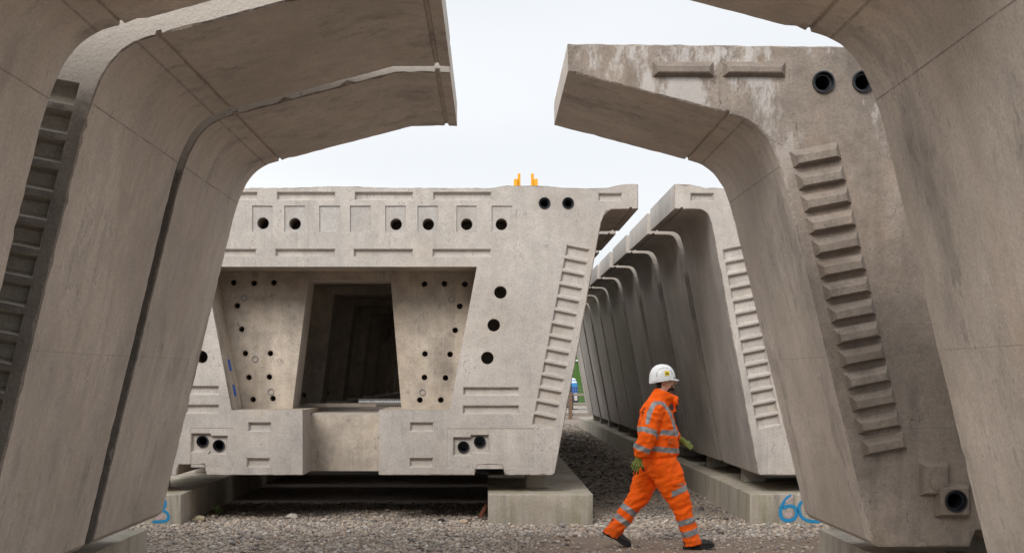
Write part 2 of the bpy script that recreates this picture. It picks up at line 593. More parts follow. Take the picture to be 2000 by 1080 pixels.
_pc = {}
def pocket(parent, name, poly, depth, taper, mat, holes=(), rim=0.006, y=0.0, drop=0.0):
    c = centre_of(poly)
    key = (tuple(np.round(np.array(poly) - c, 3).ravel()), depth, taper, len(holes), mat.name, tuple(np.round(np.array([h[0] for h in holes]) - c, 3).ravel()) if holes else ())
    if key not in _pc:
        _pc[key], _ = pocket_mesh(name, poly, depth, taper, holes, rim, drop)
        _pc[key].materials.append(mat)
    o = link(name, _pc[key], None, parent, (c[0], y, c[1]))
    return o

def tube_mesh(name, prof, k=28, cap=True, closed_prof=False):
    """lathe round Y: prof = [(r, y)...]"""
    V, F = [], []
    for (r, y) in prof:
        for i in range(k):
            a = 2 * math.pi * i / k
            V.append((r * math.cos(a), y, r * math.sin(a)))
    m = len(prof)
    for q in range(m - 1):
        for i in range(k):
            j = (i + 1) % k
            F.append((q * k + i, q * k + j, (q + 1) * k + j, (q + 1) * k + i))
    if cap:
        F.append(tuple((m - 1) * k + i for i in range(k)))
    return mesh_from(name, V, F, smooth_angle=35)

_tc = {}
def bore(parent, x, y, z, r, name='bolt_hole', depth=0.45, mat='bore'):
    key = ('b', round(r, 3), depth, mat)
    if key not in _tc:
        _tc[key] = tube_mesh(name, [(r * 1.12, -0.0005), (r * 1.02, r * 0.16), (r, r * 0.3), (r * 0.98, depth)], 24)
        _tc[key].materials.append(M[mat])
    return link(name, _tc[key], None, parent, (x, y, z))

def sleeve(parent, x, y, z, r, name='duct_sleeve', proud=0.012):
    key = ('s', round(r, 3), proud)
    if key not in _tc:
        t = r * 0.10
        _tc[key] = tube_mesh(name, [(r * 1.02, 0.03), (r * 1.02, -proud), (r - t, -proud), (r - t * 1.3, 0.035), (r - t * 2.6, 0.037), (r - t * 2.6, 0.022), (r - t * 3.3, 0.022), (r - t * 3.4, 0.5)], 30)
        _tc[key].materials.append(M['sleeve'])
    return link(name, _tc[key], None, parent, (x, y, z))

def rect(x0, x1, z0, z1):
    return [(x0, z0), (x1, z0), (x1, z1), (x0, z1)]

# ------------------------------------------------------------------ ground
def build_ground():
    n = NT('compacted_dirt')
    co = n.coord()
    sx, sy, sz = n.sep(co)
    f1 = n.noise(co, 0.5, 8, 0.6)
    c = n.mix(n.ramp(f1, [(0.35, 0), (0.65, 1)]), (0.25, 0.20, 0.16), (0.34, 0.28, 0.235))
    gm_ = n.t.nodes.new('ShaderNodeMapRange'); gm_.inputs[1].default_value = 12.2; gm_.inputs[2].default_value = 13.2
    n.l(n.math('ADD', sy, n.math('MULTIPLY', f1, 0.8)), gm_.inputs[0])
    gn_ = n.t.nodes.new('ShaderNodeMapRange'); gn_.inputs[1].default_value = 18.2; gn_.inputs[2].default_value = 17.0
    n.l(n.math('ADD', sy, n.math('MULTIPLY', f1, 0.8)), gn_.inputs[0])
    c = n.mix(n.math('MULTIPLY', gm_.outputs[0], gn_.outputs[0]), c, (0.30, 0.225, 0.17))
    f2 = n.noise(co, 22, 8, 0.75)
    c = n.mix(1.0, c, n.ramp(f2, [(0.25, 0.55), (0.75, 1.35)]), 'MULTIPLY')
    v = n.vor(co, 38)
    c = n.mix(n.math('MULTIPLY', n.ramp(v, [(0.18, 1), (0.34, 0)]), 0.30), c, (0.36, 0.33, 0.30))
    n.l(c, n.b.inputs['Base Color'])
    n.b.inputs['Roughness'].default_value = 0.95
    h = n.math('SUBTRACT', f2, v)
    n.l(n.bump(h, 0.7, 0.03), n.b.inputs['Normal'])
    V, F = [], []
    g = mesh_from('ground', [(-600, -300, 0), (600, -300, 0), (600, 1500, 0), (-600, 1500, 0)], [(0, 1, 2, 3)])
    o = link('ground', g, n.m)
    tag(o, kind='structure')
build_ground()

# ------------------------------------------------------------------ plinths and bearing blocks
def plinth(x0, x1, y0, y1, h, label, ):
    step = 2.4
    k = max(2, int((y1 - y0) / 0.3))
    O = resample([(x0, -0.05), (x1, -0.05), (x1, h), (x0, h)], 0.15)
    nr = normals2(O); n = len(O)
    V, F = [], []
    fr = O + nr * wear(n, 0.006, 0.010, 0.02)[:, None]
    rows = [(fr, np.full(n, y0))]
    rows.append((O, y0 + wear(n, 0.005, 0.008, 0.02)))
    for i in range(1, k):
        rows.append((O + RNG.uniform(-0.0035, 0.0035, O.shape), np.full(n, y0 + (y1 - y0) * i / k)))
    rows.append((O, y1 - wear(n, 0.005, 0.008, 0.02)))
    rows.append((O + nr * wear(n, 0.006, 0.010)[:, None], np.full(n, y1)))
    for P, ys in rows:
        V += [(p[0], y, p[1]) for p, y in zip(P, ys)]
    for r in range(len(rows) - 1):
        for i in range(n):
            j = (i + 1) % n
            F.append((r * n + i, r * n + j, (r + 1) * n + j, (r + 1) * n + i))
    F.append(tuple(range(n)))
    F.append(tuple((len(rows) - 1) * n + i for i in range(n)))
    me = mesh_from('concrete_plinth', V, F, smooth_angle=30)
    o = link('concrete_plinth', me, M['plinth'])
    return tag(o, label, 'plinth', 'strip plinths under the segments')

PH = 0.35
CX, RX, NR, NL = -1.743, 5.625, 5.075, -5.19
p_centre_r = plinth(CX + 1.72, CX + 2.925, 16.32, 49.5, PH, 'long pale concrete plinth left of the walking worker, under the pale segment facing us')
p_centre_l = plinth(CX - 2.925, CX - 1.80, 16.32, 49.5, PH, 'mossy concrete plinth at far left with a blue number, under the pale facing segment')
p_right_l = plinth(RX - 2.64, RX - 1.45, 16.32, 47.9, PH, 'long concrete plinth with blue 60 sprayed on its end, behind the worker')
p_near_r = plinth(NR - 2.165, NR - 0.95, 4.9, 12.6, PH, 'concrete plinth end at lower right under the brown stained near segment')
p_near_l = plinth(NL + 0.95, NL + 2.16, 4.6, 12.57, PH, 'mossy concrete plinth end at lower left under the near left segments')
p_right_r = plinth(RX + 1.45, RX + 2.64, 16.32, 47.9, PH, 'far side concrete plinth under the receding row behind the worker')
p_near_rr = plinth(NR + 0.95, NR + 2.165, 4.9, 12.6, PH, 'outer concrete plinth under the near right segments')
p_near_ll = plinth(NL - 2.16, NL - 0.95, 4.6, 12.57, PH, 'outer concrete plinth under the near left segments')

_blk = box_mesh('bearing_block', -0.132, 0.132, -0.13, 0.13, 0, 0.198, 0.008, 2, 0.0015)
_blk.materials.append(M['block'])
def block(x, y, label):
    o = link('bearing_block', _blk, None, None, (x, y, PH + 0.0015))
    o.rotation_euler = (0, 0, random.uniform(-0.06, 0.06))
    return tag(o, label, 'concrete block', 'bearing blocks between plinth and segment')

# ------------------------------------------------------------------ near segments
def void_near():
    h = [(0.0, 1.0), (1.05, 1.0), (1.28, 1.2), (1.55, 2.8), (1.30, 3.05), (0.0, 3.10)]
    return h + [(-u, z) for (u, z) in reversed(h[1:-1])]
VOID_NEAR = void_near()
LN = 2.05
NAR = mirror_half(near_half(False))
WID = mirror_half(near_half(True))
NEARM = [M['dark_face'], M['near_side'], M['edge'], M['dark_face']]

def nku(z):                                         # u of the near web at height z
    return 2.497 + (z - 0.585) * (3.05 - 2.497) / (2.87 - 0.585)

def ladder_near(side, i, wtop=0.325, hh=0.118):
    """outline of shear key i (0 = top) on the near segments; side = +1/-1 picks the web"""
    zc = 3.189 - i * 0.1497
    ue = nku(zc) - (0.085 if i < 13 else 0.09)
    wd = wtop - 0.0025 * i
    tilt = 0.19
    pts = [(ue, zc - hh / 2 - tilt * 0.0), (ue, zc + hh / 2), (ue - wd, zc + hh / 2 + tilt * wd), (ue - wd, zc - hh / 2 + tilt * wd)]
    sh = 0.242 * hh / 2
    pts = [(pts[0][0] - sh, pts[0][1]), (pts[1][0] + sh, pts[1][1]), (pts[2][0] + sh, pts[2][1]), (pts[3][0] - sh, pts[3][1])]
    pts = [(u, z - tilt * wd / 2) for (u, z) in pts]
    return [(side * u, z) for (u, z) in pts]

def near_segment(mesh, x, y, label, mats=None, dz=0.0):
    r = empty('box_girder_segment', (x, y, dz))
    tag(r, label, 'concrete segment', 'near segments framing the view')
    link('shell', mesh, None, r)
    return r

# -- nearest right (back end shows only)
m_nar_plain = shell_mesh('shell', NAR, VOID_NEAR, LN)
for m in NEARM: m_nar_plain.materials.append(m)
s_r0 = near_segment(m_nar_plain, NR + 0.03, 7.329 - LN, 'nearest concrete segment filling the right edge, seen from below its curved web')
# -- near right with its raised keys
NS = 289.5
def nu(px): return NR - (px - 957) / NS              # distance from the centre line, left positive
def nz_(py): return CAM_H + (737 - py) / NS
R1Y = 9.595
duct_r = [(-nu(1608), nz_(161)), (-nu(1686), nz_(160))]
dc = (-nu(1860), nz_(976))
holes_r = [circle(u, z, 0.076) for (u, z) in duct_r + [dc]]
m_r1 = shell_mesh('shell', NAR, VOID_NEAR, LN, holes_r)
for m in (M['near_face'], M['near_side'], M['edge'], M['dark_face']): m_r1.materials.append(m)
s_r1 = near_segment(m_r1, NR, R1Y, 'brown stained segment at right with a ladder of raised keys and two black ducts')
for i in range(14):
    pocket(s_r1, 'shear_key', ladder_near(-1, i, 0.325, 0.112), -0.060, 0.024, M['near_face'], rim=0.005, drop=0.015)
for (a, b_) in ((1274, 1394), (1411, 1534)):
    x0, x1 = -nu(a), -nu(b_)
    pocket(s_r1, 'shear_key', [(x0, nz_(151)), (x1, nz_(151)), (x1, nz_(121)), (x0, nz_(121))], -0.055, 0.024, M['near_face'], drop=0.010)
for (u, z) in duct_r: sleeve(s_r1, u, 0, z, 0.073, proud=0.02)
bx = [-nu(1795), -nu(1853), nz_(968), nz_(902)]
blk1 = pocket(s_r1, 'anchor_block', rect(*bx), -0.060, 0.014, M['near_face'], rim=0.006)
pl = tube_mesh('plug_disc', [(0.052, 0.0), (0.052, -0.008), (0.047, -0.010)], 26)
pl.materials.append(M['near_face'])
link('plug_disc', pl, None, blk1, (0.006, -0.0605, -0.02))
bx2 = [-nu(1824), -nu(1892), nz_(1010), nz_(944)]
dc = (-nu(1860), nz_(976))
blk2 = pocket(s_r1, 'anchor_block', rect(*bx2), -0.075, 0.016, M['near_face'], holes=[circle(dc[0], dc[1], 0.076)], rim=0.006)
sleeve(s_r1, dc[0], -0.075, dc[1], 0.074, proud=0.012)

# -- near left pair
NL_S = 374.5
m_wid_plain = shell_mesh('shell', WID, VOID_NEAR, LN)
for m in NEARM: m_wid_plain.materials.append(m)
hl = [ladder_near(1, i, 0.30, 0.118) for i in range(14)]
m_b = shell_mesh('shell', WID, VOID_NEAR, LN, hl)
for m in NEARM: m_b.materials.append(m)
BY = 7.40
s_b = near_segment(m_b, NL, BY, 'left segment with a column of sunken square keys beside its web')
for h in hl: pocket(s_b, 'key_recess', h, 0.08, 0.018, M['block'])
s_c = near_segment(m_wid_plain, NL - 0.005, BY + LN + 0.22, 'left segment beyond the dark joint, its wing tip reaching out to the sky', dz=0.004)
s_a = near_segment(m_wid_plain, NL - 0.035, 6.80 - LN, 'nearest concrete segment filling the top left corner', dz=-0.095)

for (cx_, ys, who) in ((NR, (6.3, 10.6), 'near right'), (NL, (5.9, 8.4, 10.6), 'near left')):
    for k, yy in enumerate(ys):
        for s in (-1, 1):
            inner = (cx_ > 0) == (s < 0)
            o = block(cx_ + s * 1.35, yy, f"concrete bearing block {'inside' if inner else 'outside'} under the {('nearest', 'middle', 'farther')[k] if len(ys) == 3 else ('nearest', 'stained')[k]} {who} segment")
            if cx_ < 0 and k == 0: o.scale.z = 0.51

# ------------------------------------------------------------------ far segments
VOID_FAR = [(0.0, OPEN_BOT), (SLOT, OPEN_BOT), (OW_B, OPEN_BOT), (OW_T, OPEN_TOP), (0.0, OPEN_TOP), (-OW_T, OPEN_TOP), (-OW_B, OPEN_BOT), (-SLOT, OPEN_BOT)]
FARP = mirror_half(far_half())
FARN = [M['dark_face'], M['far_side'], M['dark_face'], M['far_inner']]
FARM = [M['far_face'], M['far_side'], M['edge'], M['far_inner']]
FARMC = [M['far_face'], M['near_side'], M['edge'], M['far_inner']]
LF = 2.50
PITCH = 2.95
FY = 16.6
DEP = 0.76

def frect(a, b, c, d):                               # pixel box on the far face -> outline
    return rect(fu(a), fu(b), fz(d), fz(c))

def ladder_far(i, side=1):
    ox, oy = 1106.2 - 4.95 * i, 478.3 + 25.33 * i
    pts = [(ox - 3.4, oy + 22.0), (ox + 42.4, oy + 31.5), (ox + 46, oy + 9.0), (ox, oy)]
    return [(side * fu(px), fz(py)) for (px, py) in pts]

recs = []                                            # (outline, depth, taper)
for (a, b_) in ((388, 503), (540, 655), (692, 807), (845, 960)): recs.append(frect(a, b_, 375, 391.5))
for (a, b_) in ((384, 501), (537, 655), (690, 807), (844, 960)): recs.append(frect(a, b_, 486, 502))
recs.append(frect(1168, 1215, 377, 393.5))
recs += [frect(904, 1014, 755.5, 772.5), frect(903, 1014, 791, 808.5), frect(364, 428, 753, 771), frect(361, 428, 789.5, 808)]
recs += [frect(484, 530, 824, 843), frect(481, 527.5, 893.5, 912.5), frect(800, 847, 824, 843), frect(799, 846, 893.5, 912.5)]
lad = [ladder_far(i) for i in range(14)]
patches = [((417, 457), (440, 437)), ((492, 532), (513, 436)), ((555, 595), (575.5, 437)), ((623, 664), None), ((683, 724), None), ((752, 792), (773, 438)), ((815, 855), (836, 438)),
           ((891, 931), (911, 438)), ((960, 1000), (979, 438))]
pat_out = [frect(a, b_, 402, 453) for ((a, b_), h) in patches]
ducts_top = [(fu(1063), fz(397)), (fu(1109), fz(397))]
side_holes = [(fu(977), fz(571)), (fu(964), fz(635)), (fu(951.5), fz(699)), (fu(393), fz(697))]
cut_l = frect(372, 456, 835, 912)
cut_r = frect(873, 1043, 836, 915)
holes_c = recs + lad + pat_out + [circle(u, z, 0.069) for (u, z) in ducts_top] + [circle(u, z, 0.075) for (u, z) in side_holes] + [cut_l, cut_r]

def far_root(x, y, label, group):
    r = empty('box_girder_segment', (x, y, 0))
    return tag(r, label, 'concrete segment', group)

# diaphragm: plate across the void with a tapered doorway and rows of tendon holes
DS = 2777.8 / (FY + DEP)
def du(px): return (px - 957) / DS - CX
def dz_(py): return CAM_H + (737 - py) / DS
dl = [(456, 552), (496, 553), (535, 552), (463, 597), (472, 643), (479, 690), (528, 690), (486, 737), (526, 736), (494, 780), (533, 778)]
dr_ = [(829, 555), (868, 554), (908, 555), (898, 598), (889, 645), (830, 691), (879, 692), (829, 737), (870, 738), (820, 781), (861, 781)]
dh = [(du(a), dz_(b_)) for (a, b_) in dl + dr_]
door = [(du(571), OPEN_BOT - 0.004), (du(784), OPEN_BOT - 0.004), (du(763), dz_(547)), (du(602), dz_(547))]
def diaphragm_mesh(holes):
    th = 0.62
    e = 0.004
    out = [(-OW_B - e, OPEN_BOT - e), (door[0][0], OPEN_BOT - e), door[3], door[2], (door[1][0], OPEN_BOT - e), (OW_B + e, OPEN_BOT - e), (OW_T + e, OPEN_TOP + e), (-OW_T - e, OPEN_TOP + e)]
    O = np.array(out)
    P, T = fill(O, [circle(u, z, 0.036, 16) for (u, z) in holes])
    V = [(p[0], DEP, p[1]) for p in P]
    F = [tuple(int(i) for i in t) for t in T]
    b = len(V)
    P2, T2 = fill(O, [])
    V += [(p[0], DEP + th, p[1]) for p in P2]
    F += [tuple(b + int(i) for i in reversed(t)) for t in T2]
    MI = [0] * len(F)
    # jambs step once on the way down, as cast
    b = len(V)
    for p in (out[1], out[2], out[3], out[4]): V.append((p[0], DEP, p[1])); V.append((p[0], DEP + th, p[1]))
    for i in range(3): F.append((b + 2 * i, b + 2 * i + 2, b + 2 * i + 3, b + 2 * i + 1)); MI.append(1)
    me = bpy.data.meshes.new('diaphragm')
    me.from_pydata(V, [], F)
    me.polygons.foreach_set('material_index', MI)
    me.materials.append(M['far_inner']); me.materials.append(M['far_face'])
    me.update()
    return me
dia_mesh = diaphragm_mesh(dh)

# ---- centre row, front segment
m_c0 = shell_mesh('shell', FARP, VOID_FAR, LF, holes_c, slot=(SLOT, DEP), chip=0.02)
for m in FARMC: m_c0.materials.append(m)
s_c0 = far_root(CX, FY, 'pale hollow segment facing us with a doorway, ducts and rows of sunken keys', 'centre row of pale segments')
link('shell', m_c0, None, s_c0)
for r_ in recs: pocket(s_c0, 'key_recess', r_, 0.045, 0.014, M['far_face'])
for r_ in lad: pocket(s_c0, 'key_recess', r_, 0.045, 0.016, M['far_face'])
for po, (_, h) in zip(pat_out, patches):
    hc = [circle(fu(h[0]), fz(h[1]), 0.069)] if h else []
    pp = pocket(s_c0, 'mortar_patch', po, 0.016 if h else 0.018, 0.002, M['patch'], holes=hc, rim=0.002)
    if h:
        c_ = centre_of(po)
        bore(pp, fu(h[0]) - c_[0], 0.016, fz(h[1]) - c_[1], 0.066, 'tendon_hole')
for (u, z) in ducts_top: sleeve(s_c0, u, 0, z, 0.067)
for (u, z) in side_holes: bore(s_c0, u, 0, z, 0.072, 'lifting_hole')
def cut_panel(outline, pocket_poly, ducts):
    c_ = centre_of(outline)
    p = pocket(s_c0, 'repair_panel', outline, 0.005, 0.001, M['far_face'], holes=[pocket_poly], rim=0.002)
    pc = centre_of(pocket_poly)
    q = pocket(p, 'anchor_pocket', pocket_poly, 0.05, 0.014, M['far_face'], holes=[circle(u, z, 0.070) for (u, z) in ducts], rim=0.004)
    q.location = (pc[0] - c_[0], 0.005, pc[1] - c_[1])
    for (u, z) in ducts: sleeve(p, u - c_[0], 0.055, z - c_[1], 0.068, proud=0.02)
def pxpoly(pts): return [(fu(a), fz(b_)) for (a, b_) in pts]
cut_panel(cut_l, pxpoly([(369 + 3, 883), (406, 883), (406, 888), (443, 888), (445, 850), (413, 850), (411, 845.5), (373, 845.5)][::1]), [(fu(393.5), fz(862)), (fu(425.5), fz(870))])
cut_panel(cut_r, pxpoly([(884, 890), (922, 890), (922, 885), (957, 885), (955, 848.5), (919, 848.5), (917, 853), (884, 853)]), [(fu(904.5), fz(873)), (fu(936.5), fz(863))])
d0 = link('diaphragm', dia_mesh, None, s_c0)
for (u, z) in dh:
    bore(d0, u, DEP, z, 0.034, 'tendon_hole', 0.3)
# cast rings left by sealed sleeves, on the diaphragm and the panel below
def ring(parent, u, y, z, r, t=0.004, mat='far_inner'):
    key = ('ring', round(r, 3), t, mat)
    if key not in _tc:
        _tc[key] = tube_mesh('cast_ring', [(r + t, 0.002), (r + t * 0.6, -t), (r - t * 0.6, -t), (r - t, 0.002)], 24, cap=False)
        _tc[key].materials.append(M[mat])
    return link('cast_ring', _tc[key], None, parent, (u, y, z))
for (u, z) in dh: ring(d0, u, DEP, z, 0.050, 0.003)
for (a, b_, r_) in ((503, 595, 0.055), (521, 583.5, 0.045), (510.5, 711, 0.04), (840, 585, 0.05), (857, 597.5, 0.055), (847, 712, 0.04), (858, 703, 0.035)):
    ring(d0, du(a), DEP, dz_(b_), r_)
for (a, b_) in ((476.5, 582.5), (498, 701), (529, 765), (881.5, 585), (825, 766)):
    ring(d0, du(a), DEP - 0.004, dz_(b_), 0.036, 0.006, 'steel')
for (a, b_) in ((630, 899), (721, 899)):
    ring(s_c0, du(a), DEP, dz_(b_), 0.045, 0.005, 'far_face')
# two blue formers left in the left cheek of the void
for (py, zz) in ((716, 0), (766, 0)):
    zc = fz(py) + 0.02
    uu = -(OW_B + (zc - OPEN_BOT) * (OW_T - OW_B) / (OPEN_TOP - OPEN_BOT))
    o = link('blue_former', box_mesh('blue_former', -0.012, 0.010, -0.05, 0.05, -0.07, 0.07, 0.006), M['blue_plastic'], s_c0, (uu + 0.004, 0.40, zc))
    o.rotation_euler = (0, R(-10.7), 0)

# ---- the rows behind
ORD = ['front', 'second', 'third', 'fourth', 'fifth', 'sixth', 'seventh', 'eighth', 'ninth', 'farthest']
m_cn = shell_mesh('shell', FARP, VOID_FAR, LF, (), slot=(SLOT, DEP), chip=0.03, step=0.09)
for m in FARMC: m_cn.materials.append(m)
for i in range(1, 8):
    s = far_root(CX + random.uniform(-0.015, 0.015), FY + PITCH * i,
                 f'{ORD[i]} segment back in the centre row, seen through the doorway and under its wing', 'centre row of pale segments')
    link('shell', m_cn, None, s)
    d = link('diaphragm', dia_mesh, None, s)
    if i < 3:
        for (u, z) in dh: bore(d, u, DEP, z, 0.034, 'tendon_hole', 0.3)
RFLIP = 1
lad_l = [ladder_far(i, -1) for i in range(14)]
top_l = [rect(-fu(1215), -fu(1168), fz(393.5), fz(377))]
m_r = shell_mesh('shell', FARP, VOID_FAR, 2.50, lad_l + top_l, slot=(SLOT, DEP), chip=0.03)
for m in FARM: m_r.materials.append(m)
m_rn = shell_mesh('shell', FARP, VOID_FAR, 2.50, (), slot=(SLOT, DEP), chip=0.03, step=0.08)
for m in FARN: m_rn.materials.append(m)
for i in range(10):
    s = far_root(RX + (0 if i == 0 else random.uniform(-0.02, 0.02)), FY + PITCH * i,
                 (f'{ORD[i]} segment of the dark receding row behind the worker' if i else 'front segment of the dark receding row behind the worker, with a ladder of sunken keys'),
                 'receding row of grey segments')
    link('shell', m_r if i == 0 else m_rn, None, s)
    link('diaphragm', dia_mesh, None, s)
    if i == 0:
        for h in lad_l + top_l: pocket(s, 'key_recess', h, 0.045, 0.016, M['far_face'])
    for sd in ((-1, 1) if i < 1 else (-1,)):
        block(RX + sd * 2.24, FY + PITCH * i + 1.70, f'concrete block under the {ORD[i]} segment of the receding row' + (', worker side' if sd < 0 else ', hidden side'))
for i in range(8):
    block(CX + 2.31, FY + PITCH * i + 0.72, f'concrete block under the right web of the {ORD[i]} pale centre segment')
    block(CX - 2.31, FY + PITCH * i + 0.72, f'concrete block under the left web of the {ORD[i]} pale centre segment')

# ------------------------------------------------------------------ gravel: loose stones too many to count, one mesh
def stones(name, xs, ys, sizes, cols, z=0.0):
    ico = bmesh.new()
    bmesh.ops.create_icosphere(ico, subdivisions=1, radius=1.0)
    ico.verts.ensure_lookup_table()
    bv = np.array([v.co[:] for v in ico.verts]); bf = np.array([[v.index for v in f.verts] for f in ico.faces])
    ico.free()
    n = len(xs); k = len(bv)
    V = np.repeat(bv[None], n, 0) * (1 + RNG.uniform(-0.28, 0.28, (n, k, 1)))
    V = V + RNG.uniform(-0.12, 0.12, V.shape)
    V *= np.stack([RNG.uniform(0.75, 1.3, n), RNG.uniform(0.65, 1.1, n), RNG.uniform(0.40, 0.75, n)], 1)[:, None, :]
    a = RNG.uniform(0, 2 * np.pi, n); t = RNG.uniform(-0.5, 0.5, n)
    ct, st = np.cos(t)[:, None], np.sin(t)[:, None]
    x, y, zz = V[..., 0], V[..., 1], V[..., 2]
    y, zz = y * ct - zz * st, y * st + zz * ct
    ca, sa = np.cos(a)[:, None], np.sin(a)[:, None]
    x, y = x * ca - y * sa, x * sa + y * ca
    V = np.stack([x, y, zz], -1) * sizes[:, None, None]
    V[..., 0] += xs[:, None]; V[..., 1] += ys[:, None]; V[..., 2] += (z + sizes * RNG.uniform(0.05, 0.5, n))[:, None]
    Fc = (bf[None] + (np.arange(n) * k)[:, None, None]).reshape(-1, 3)
    me = bpy.data.meshes.new(name)
    me.vertices.add(n * k)
    me.vertices.foreach_set('co', V.reshape(-1).astype(np.float32))
    me.loops.add(len(Fc) * 3)
    me.loops.foreach_set('vertex_index', Fc.reshape(-1).astype(np.int32))
    me.polygons.add(len(Fc))
    me.polygons.foreach_set('loop_start', np.arange(0, len(Fc) * 3, 3, dtype=np.int32))
    me.update(calc_edges=True)
    at = me.color_attributes.new('stone_col', 'FLOAT_COLOR', 'POINT')
    cc = np.ones((n, k, 4), np.float32); cc[..., :3] = cols[:, None, :]
    at.data.foreach_set('color', cc.reshape(-1))
    return me

def stone_mat():
    n = NT('gravel_stone')
    va = n.t.nodes.new('ShaderNodeVertexColor'); va.layer_name = 'stone_col'
    f = n.noise(n.coord(), 55, 2, 0.6)
    c = n.mix(1.0, va.outputs[0], n.ramp(f, [(0.3, 0.72), (0.7, 1.18)]), 'MULTIPLY')
    n.l(c, n.b.inputs['Base Color'])
    n.b.inputs['Roughness'].default_value = 0.9
    return n.m
M['stone'] = stone_mat()

def scatter(n, x0, x1, y0, y1, keep):
    xs = RNG.uniform(x0, x1, n); ys = RNG.uniform(y0, y1, n)
    k = keep(xs, ys) > RNG.uniform(size=n)
    return xs[k], ys[k]

def stone_cols(n, dark=0.0):
    pal = np.array([(0.54, 0.47, 0.41), (0.43, 0.375, 0.33), (0.36, 0.32, 0.295), (0.56, 0.47, 0.38), (0.29, 0.27, 0.26), (0.47, 0.37, 0.30), (0.62, 0.58, 0.53), (0.16, 0.145, 0.135)])
    c = pal[RNG.choice(len(pal), n, p=[.2, .2, .15, .1, .1, .1, .1, .05])]
    c = c * RNG.uniform(0.8, 1.15, (n, 1))
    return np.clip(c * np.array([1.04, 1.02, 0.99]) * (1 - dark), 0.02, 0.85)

def nmap(xs, ys, f, o=0.0):
    return np.array([noise.noise((x * f + o, y * f, o)) for x, y in zip(xs, ys)])

def keep_front(xs, ys):
    # bare trodden track where the worker walks, gravel elsewhere
    edge = 15.15 + 0.18 * np.sin(xs * 1.7 + 1.0) + 0.10 * np.sin(xs * 5.1)
    track = np.clip((edge - ys) / 0.30, 0, 1) * np.clip((xs - 0.05 + 0.2 * np.sin(ys * 3)) / 0.6, 0, 1)
    corridor = np.clip((ys - 17.2) / 1.0, 0, 1)
    patch = np.clip(nmap(xs, ys, 1.3, 4.0) * 2.2 + 0.1, 0, 0.6) + np.clip(nmap(xs, ys, 4.5, 9.0) * 1.2, 0, 0.3)
    return np.clip(1.0 - 0.84 * track - 0.55 * corridor - 0.6 * patch, 0.04, 1)
xs, ys = scatter(84000, -4.6, 4.2, 13.0, 19.2, keep_front)
sz_ = RNG.lognormal(math.log(0.0115), 0.45, len(xs)).clip(0.005, 0.055)
cl = stone_cols(len(xs))
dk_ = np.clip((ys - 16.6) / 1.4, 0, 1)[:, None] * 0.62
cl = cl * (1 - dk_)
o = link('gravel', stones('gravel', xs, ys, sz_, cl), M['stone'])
tag(o, 'pale loose gravel spread over the yard between the rows', 'gravel', kind='stuff')
xs, ys = scatter(15000, 0.9, 3.4, 19.0, 52.0, lambda x, y: 0.45 + 0.5 * (np.abs(x - 2.1) > 0.7))
sz_ = RNG.lognormal(math.log(0.024), 0.4, len(xs)).clip(0.008, 0.07)
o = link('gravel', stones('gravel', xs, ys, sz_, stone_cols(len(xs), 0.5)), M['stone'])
tag(o, 'dark dirty gravel down the lane between the two far rows', 'gravel', kind='stuff')

def rock(x, y, s, col, label, seed):
    random.seed(seed)
    bm = bmesh.new()
    bmesh.ops.create_icosphere(bm, subdivisions=3, radius=1.0)
    for v in bm.verts:
        d = 1 + 0.35 * noise.noise(v.co * 1.1 + Vector((seed * 3.1, 0, 0))) + 0.12 * noise.noise(v.co * 3.7)
        v.co = Vector((v.co.x * s * 1.2 * d, v.co.y * s * d, v.co.z * s * 0.72 * d))
    me = bpy.data.meshes.new('rock'); bm.to_mesh(me); bm.free()
    o = link('rock', me, plain('rock_stone', col, 0.9, var=0.15, scale=40, bumpy=0.4), None, (x, y, s * 0.5))
    return tag(o, label, 'rock', 'loose rocks on the gravel')
def gx(px, py):
    d = 2777.8 * CAM_H / (py - 737)
    return (px - 957) * d / 2777.8, d
for (px, py, s, col, lab) in ((570, 1013, 0.055, (0.52, 0.47, 0.42), 'pale rounded rock on the gravel below the facing segment'),
                              (388, 1018, 0.06, (0.50, 0.43, 0.28), 'yellowish rock at the foot of the left mossy plinth'),
                              (862, 1019, 0.035, (0.03, 0.03, 0.03), 'small black lump lying on the gravel'),
                              (905, 1022, 0.04, (0.55, 0.42, 0.31), 'small tan rock on the gravel left of the centre plinth')):
    x, y = gx(px, py)
    rock(x, y, s, col, lab, int(px))

# ------------------------------------------------------------------ weeds
def leaf_mat():
    n = NT('weed_leaf')
    c = n.mix(n.noise(n.coord(), 20, 2), (0.05, 0.085, 0.025), (0.12, 0.15, 0.05))
    n.l(c, n.b.inputs['Base Color']); n.b.inputs['Roughness'].default_value = 0.6
    return n.m
M['leaf'] = leaf_mat()
def weed(x, y, h, k, label):
    r = empty('weed', (x, y, 0)); tag(r, label, 'weed', 'weeds by the plinths')
    for q in range(k):
        a = random.uniform(0, 6.28); ln = h * random.uniform(0.6, 1.15); lean = random.uniform(0.3, 0.9)
        V, F = [], []
        nseg = 5
        dx, dy = math.cos(a), math.sin(a)
        for i in range(nseg + 1):
            t = i / nseg
            wd = 0.016 * math.sin(math.pi * (0.12 + 0.86 * t)) * (h / 0.12)
            c = Vector((dx * lean * ln * t * (0.4 + 0.6 * t), dy * lean * ln * t * (0.4 + 0.6 * t), ln * (t - 0.35 * lean * t * t)))
            V += [(c.x - dy * wd, c.y + dx * wd, c.z), (c.x, c.y, c.z - wd * 0.35), (c.x + dy * wd, c.y - dx * wd, c.z)]
        for i in range(nseg):
            for j in range(2):
                F.append((i * 3 + j, i * 3 + j + 1, i * 3 + j + 4, i * 3 + j + 3))
        link('leaf', mesh_from('leaf', V, F, smooth_angle=50), M['leaf'], r)
